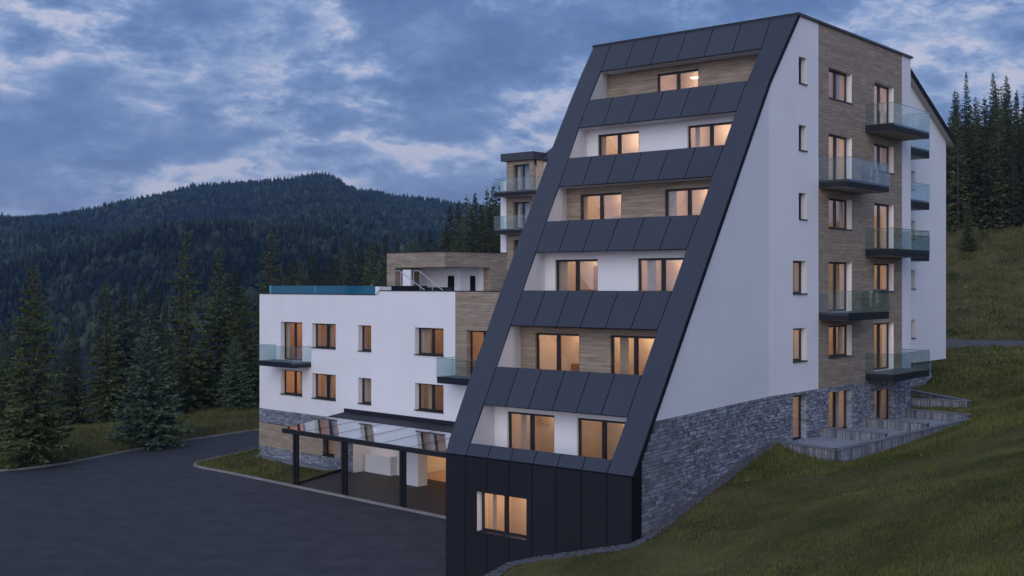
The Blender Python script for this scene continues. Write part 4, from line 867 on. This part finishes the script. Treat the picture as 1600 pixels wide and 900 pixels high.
# ================================================================== MOUNTAIN with its forest
ridge_px = [-1500,-600,-250,-60,0,60,150,230,300,350,400,440,490,520,560,620,700,760,820,1000,1300,1700,2600]
ridge_py = [420,380,366,356,352,346,333,313,298,292,291,288,279,284,299,315,322,327,330,345,350,360,400]
def vn(x, y, s, seed=0): 
    x = x/s; y = y/s; xi = np.floor(x).astype(np.int64); yi = np.floor(y).astype(np.int64); fx = x-xi; fy_ = y-yi; fx = fx*fx*(3-2*fx); fy_ = fy_*fy_*(3-2*fy_)
    def hsh(a, b): n = (a*374761393 + b*668265263 + seed*97531) & 0xffffffff; n = ((n ^ (n >> 13))*1274126177) & 0xffffffff; return ((n ^ (n >> 16)) & 0xffff)/65535.0
    return (hsh(xi,yi)*(1-fx)+hsh(xi+1,yi)*fx)*(1-fy_) + (hsh(xi,yi+1)*(1-fx)+hsh(xi+1,yi+1)*fx)*fy_
def mz(x, y):
    zr_ = CAM_H + (444-np.interp(x/np.maximum(y,300)*1836+800, ridge_px, ridge_py))/1836*2000
    s = np.clip((y-480)/1520, 0, 1.0); sp = vn(x+y*.25, y*.45, 330, 1)*.6+vn(x, y, 150, 2)*.28+vn(x,y,60,3)*.12
    f = s**0.85; z = -60 + (zr_+60)*f + (sp-.5)*150*np.sin(np.pi*np.clip(s,0,1))**0.8
    z = z + (vn(x,y,45,5)-.5)*10*np.clip((s-.9)*10,0,1)
    return z - np.clip(y-2000,0,None)*0.22
mx = np.linspace(-2600, 2600, 200); my = np.linspace(480, 3000, 110); MX, MY = np.meshgrid(mx, my); idx = np.arange(MX.size).reshape(MX.shape)
mo = bpy.data.objects.new('mountain', npmesh('mountain', np.column_stack([MX.ravel(), MY.ravel(), mz(MX.ravel(), MY.ravel())]), np.stack([idx[:-1,:-1].ravel(), idx[:-1,1:].ravel(), idx[1:,1:].ravel(), idx[1:,:-1].ravel()],1), MFOREST, smooth=True)); link(mo); tag(mo, kind='structure')
hx = np.linspace(-3300,-900,60); hy = np.linspace(3000,3350,8); HX, HY = np.meshgrid(hx, hy); idx = np.arange(HX.size).reshape(HX.shape)
HZ = CAM_H + 3250/1836*(444-np.interp(HX.ravel()/3250*1836+800,[-900,-300,-60,20,60,120,300],[380,350,340,343,352,375,420])) - np.abs(HY.ravel()-3250)*.3
ho = bpy.data.objects.new('distant_hill', npmesh('distant_hill', np.column_stack([HX.ravel(),HY.ravel(),HZ]), np.stack([idx[:-1,:-1].ravel(), idx[:-1,1:].ravel(), idx[1:,1:].ravel(), idx[1:,:-1].ravel()],1), MFOREST, smooth=True)); link(ho); tag(ho, kind='structure')
def forest(n, seed, ylo, yhi, plo, phi, hfun, name, label):
    rg = np.random.default_rng(seed)
    y = (rg.uniform(ylo**1.3, yhi**1.3, n))**(1/1.3); x = (rg.uniform(plo, phi, n)-800)/1836*y
    z = hfun(x, y); h = rg.uniform(8, 14.5, n); kind = rg.random(n) < (0.16 + 0.3*(vn(x,y,90,9) > .62)); r = h*rg.uniform(.17,.25,n); r = np.where(kind, h*.36, r); h = np.where(kind, h*.72, h)
    ang = rg.uniform(0, 6.28, n); k = 5; prof_c = [(0.0,.95),(.45,.62),(.42,.78),(1.0,0.0)]; prof_b = [(0.05,.45),(.35,1.0),(.72,.8),(1.0,0.05)]
    Vs = []; 
    for li in range(4):
        zz_ = np.where(kind, prof_b[li][0], prof_c[li][0]); rr_ = np.where(kind, prof_b[li][1], prof_c[li][1])
        for j in range(k):
            a = ang + 6.283*j/k; jr = 1+rg.uniform(-.18,.18,n)
            Vs.append(np.column_stack([x+r*rr_*jr*np.cos(a), y+r*rr_*jr*np.sin(a), z-.5+h*zz_]))
    V = np.stack(Vs, 1).reshape(-1,3); base = (np.arange(n)*4*k)[:,None]; F = []
    for li in range(3):
        for j in range(k):
            j2 = (j+1)%k; F.append(base + np.array([[li*k+j, li*k+j2, (li+1)*k+j2, (li+1)*k+j]]))
    F = np.stack(F, 1).reshape(-1,4)
    o = bpy.data.objects.new(name, npmesh(name, V, F, MFAR)); link(o); return tag(o, label, 'forest', kind='stuff')
forest(42000, 5, 620, 2060, -160, 1250, mz, 'mountain_forest', 'dark mixed forest covering the mountain behind the hotel')

# ================================================================== GRASS, GRAVEL
def inT(P, poly): return inpoly(P, [tower_w(*q) for q in poly])
def blades(name, P, hmin, hmax, w, m, label, lean=.45, seed=0, mi2=0.0):
    rg = np.random.default_rng(seed); n = len(P); z = gz(P); h = rg.uniform(hmin, hmax, n)*(0.6+.8*vn(P[:,0]*10+500,P[:,1]*10+500,9,4)); a = rg.uniform(0,6.28,n); l = rg.uniform(.1,lean,n)*h; wv = w*rg.uniform(.7,1.4,n)
    d = np.column_stack([np.cos(a),np.sin(a)]); s = np.column_stack([-d[:,1],d[:,0]])
    b0 = np.column_stack([P-s*wv[:,None]/2, z-.02]); b1 = np.column_stack([P+s*wv[:,None]/2, z-.02]); t = np.column_stack([P+d*l[:,None], z+h])
    V = np.stack([b0,b1,t],1).reshape(-1,3); F = np.arange(3*n).reshape(-1,3)
    mi = (rg.random(n) < mi2*(0.3+1.4*vn(P[:,0]*10,P[:,1]*10,25,8))).astype(int)
    o = bpy.data.objects.new(name, npmesh(name, V, F, [m, MDRY], mi)); link(o); return tag(o, label, 'grass', kind='stuff')
def scatter(n, plo, phi, ylo, yhi, seed, clump=0.25):
    rg = np.random.default_rng(seed); m = n//6; y = 1/rg.uniform(1/yhi, 1/ylo, m); x = (rg.uniform(plo, phi, m)-800)/1836*y
    P = np.repeat(np.column_stack([x,y]), 6, 0); return P + rg.normal(0, clump, P.shape)*0.25
terr = [(-.2,-2.3),(XT+.25,-3.25),(XT+.7,12.2),(0,12.7),(0,-2)]; terr2 = [(-3.9,16.0),(1.8,17.4),(1.5,18),(-3.9,22.4)]
foot = [(0,-2.7),(1.4,-15.1),(-7.2,-15.1),(-11,0),(-11,13),(0,13)]; grav = [(-7.4,-15.0),(-7.4,-15.45),(1.75,-15.5),(2.05,-14.6),(.38,-2.6),(0,-2.6),(1.4,-15.0)]
def keep(P, d=.16):
    sd_ = np.minimum(sdist(P, ASPH), sdist(P, PAVE)); k = (sd_ > d)
    for q in (terr, terr2, foot, grav): k &= ~inT(P, q)
    k &= ~inpoly(P, [wing_w(-.3,-.3), wing_w(31,-.3), wing_w(31,12), wing_w(-.3,12)])
    return P[k]
blades('meadow_grass', keep(scatter(430000, 690, 1720, 19, 78, 1)), .035, .09, .016, MGRASS, 'mown green grass on the slope beside the tower', seed=1, mi2=.10)
blades('meadow_grass_far', keep(scatter(160000, 1150, 1720, 44, 84, 11)), .08, .20, .034, MGRASS, 'longer grass higher up the slope beside the terrace', seed=11, mi2=.15)
P = keep(scatter(60000, 290, 700, 58, 90, 2)); P = P[(P[:,0] > -21) & (P[:,1] < 90)]; blades('lawn_grass', P, .05, .11, .022, MGRASS, 'short lawn inside the kerb beside the canopy', seed=2, mi2=.05)
rg = np.random.default_rng(3); P = scatter(110000, -140, 440, 68, 118, 3); P = keep(P); P = P[P[:,0] < -13]; blades('verge_grass', P, .10, .36, .03, MGRASS, 'rough unmown grass under the spruces along the road', seed=3, mi2=.30, lean=.8)
P = keep(scatter(80000, 1380, 1680, 74, 172, 4)); ln_ = np.min([seg_d(P, a, b) for a, b in zip(lane, lane[1:])], axis=0); P = P[ln_ > 2.7]; blades('hillside_grass', P, .12, .34, .07, MGRASS, 'coarse grass on the hillside beyond the lane', seed=4, mi2=.35, lean=.9)
def pebbles(name, path, w, n, seed, label):
    rg = np.random.default_rng(seed); path = np.array([tower_w(*p) for p in path]); L = np.linalg.norm(np.diff(path,axis=0),axis=1); cum = np.concatenate([[0],np.cumsum(L)])
    s = rg.uniform(0,cum[-1],n); i = np.clip(np.searchsorted(cum,s)-1,0,len(L)-1); t = (s-cum[i])/L[i]; p = path[i]+(path[i+1]-path[i])*t[:,None]; d = (path[i+1]-path[i])/L[i][:,None]; nn = np.column_stack([-d[:,1],d[:,0]])
    p = p + nn*rg.uniform(-w/2,w/2,n)[:,None]; z = gz(p)+rg.uniform(0,.05,n); r = rg.uniform(.022,.05,n)
    dirs = np.array([(1,0,0),(0,1,0),(-1,0,0),(0,-1,0),(0,0,.7),(0,0,-.7)]); V = (np.column_stack([p,z])[:,None]+dirs[None]*r[:,None,None]*rg.uniform(.7,1.3,(n,6,1))).reshape(-1,3)
    f = np.array([(0,1,4),(1,2,4),(2,3,4),(3,0,4),(1,0,5),(2,1,5),(3,2,5),(0,3,5)]); F = (np.arange(n)[:,None,None]*6+f[None]).reshape(-1,3)
    o = bpy.data.objects.new(name, npmesh(name, V, F, MGRAV)); link(o); return tag(o, label, 'gravel', kind='stuff')
pebbles('gravel_strip', [(-7.2,-15.28),(1.55,-15.30),(1.75,-14.5),(.22,-2.6)], .48, 11000, 6, 'strip of dark grey gravel along the foot of the tower')
_p = np.array([wing_w(x,-.2) for x in (0,9)]); 
b = MB(); 
for (p0,p1) in ((( -.35,-.4),(8.9,0.0)), ((-.35,-.4),(0,9.0))): b.box((p0[0],p0[1],-.1),(p1[0],p1[1],.09))
o = b.build('drip_edge', MCONC, None); o.location = (-16.48,76.7,0); o.rotation_euler = (0,0,-R(44.63)); tag(o, 'narrow concrete edging along the foot of the low wing', 'edging')

# ================================================================== HAZE
HZ_ON = True
if HZ_ON:
    b = MB(); b.box((-3700,-700,-220),(3700,3700,420)); ha = b.build('haze', MDARK, None, kind='stuff'); tag(ha, 'thin blue evening haze over the valley', 'haze')
    hm = bpy.data.materials.new('haze'); hm.use_nodes = True; t = hm.node_tree; t.nodes.clear(); o_ = t.nodes.new('ShaderNodeOutputMaterial'); v = t.nodes.new('ShaderNodeVolumePrincipled')
    v.inputs['Color'].default_value = (0.34, 0.60, 1.0, 1); v.inputs['Density'].default_value = 0.00011; v.inputs['Anisotropy'].default_value = 0.1; t.links.new(v.outputs[0], o_.inputs['Volume'])
    ha.data.materials.clear(); ha.data.materials.append(hm)
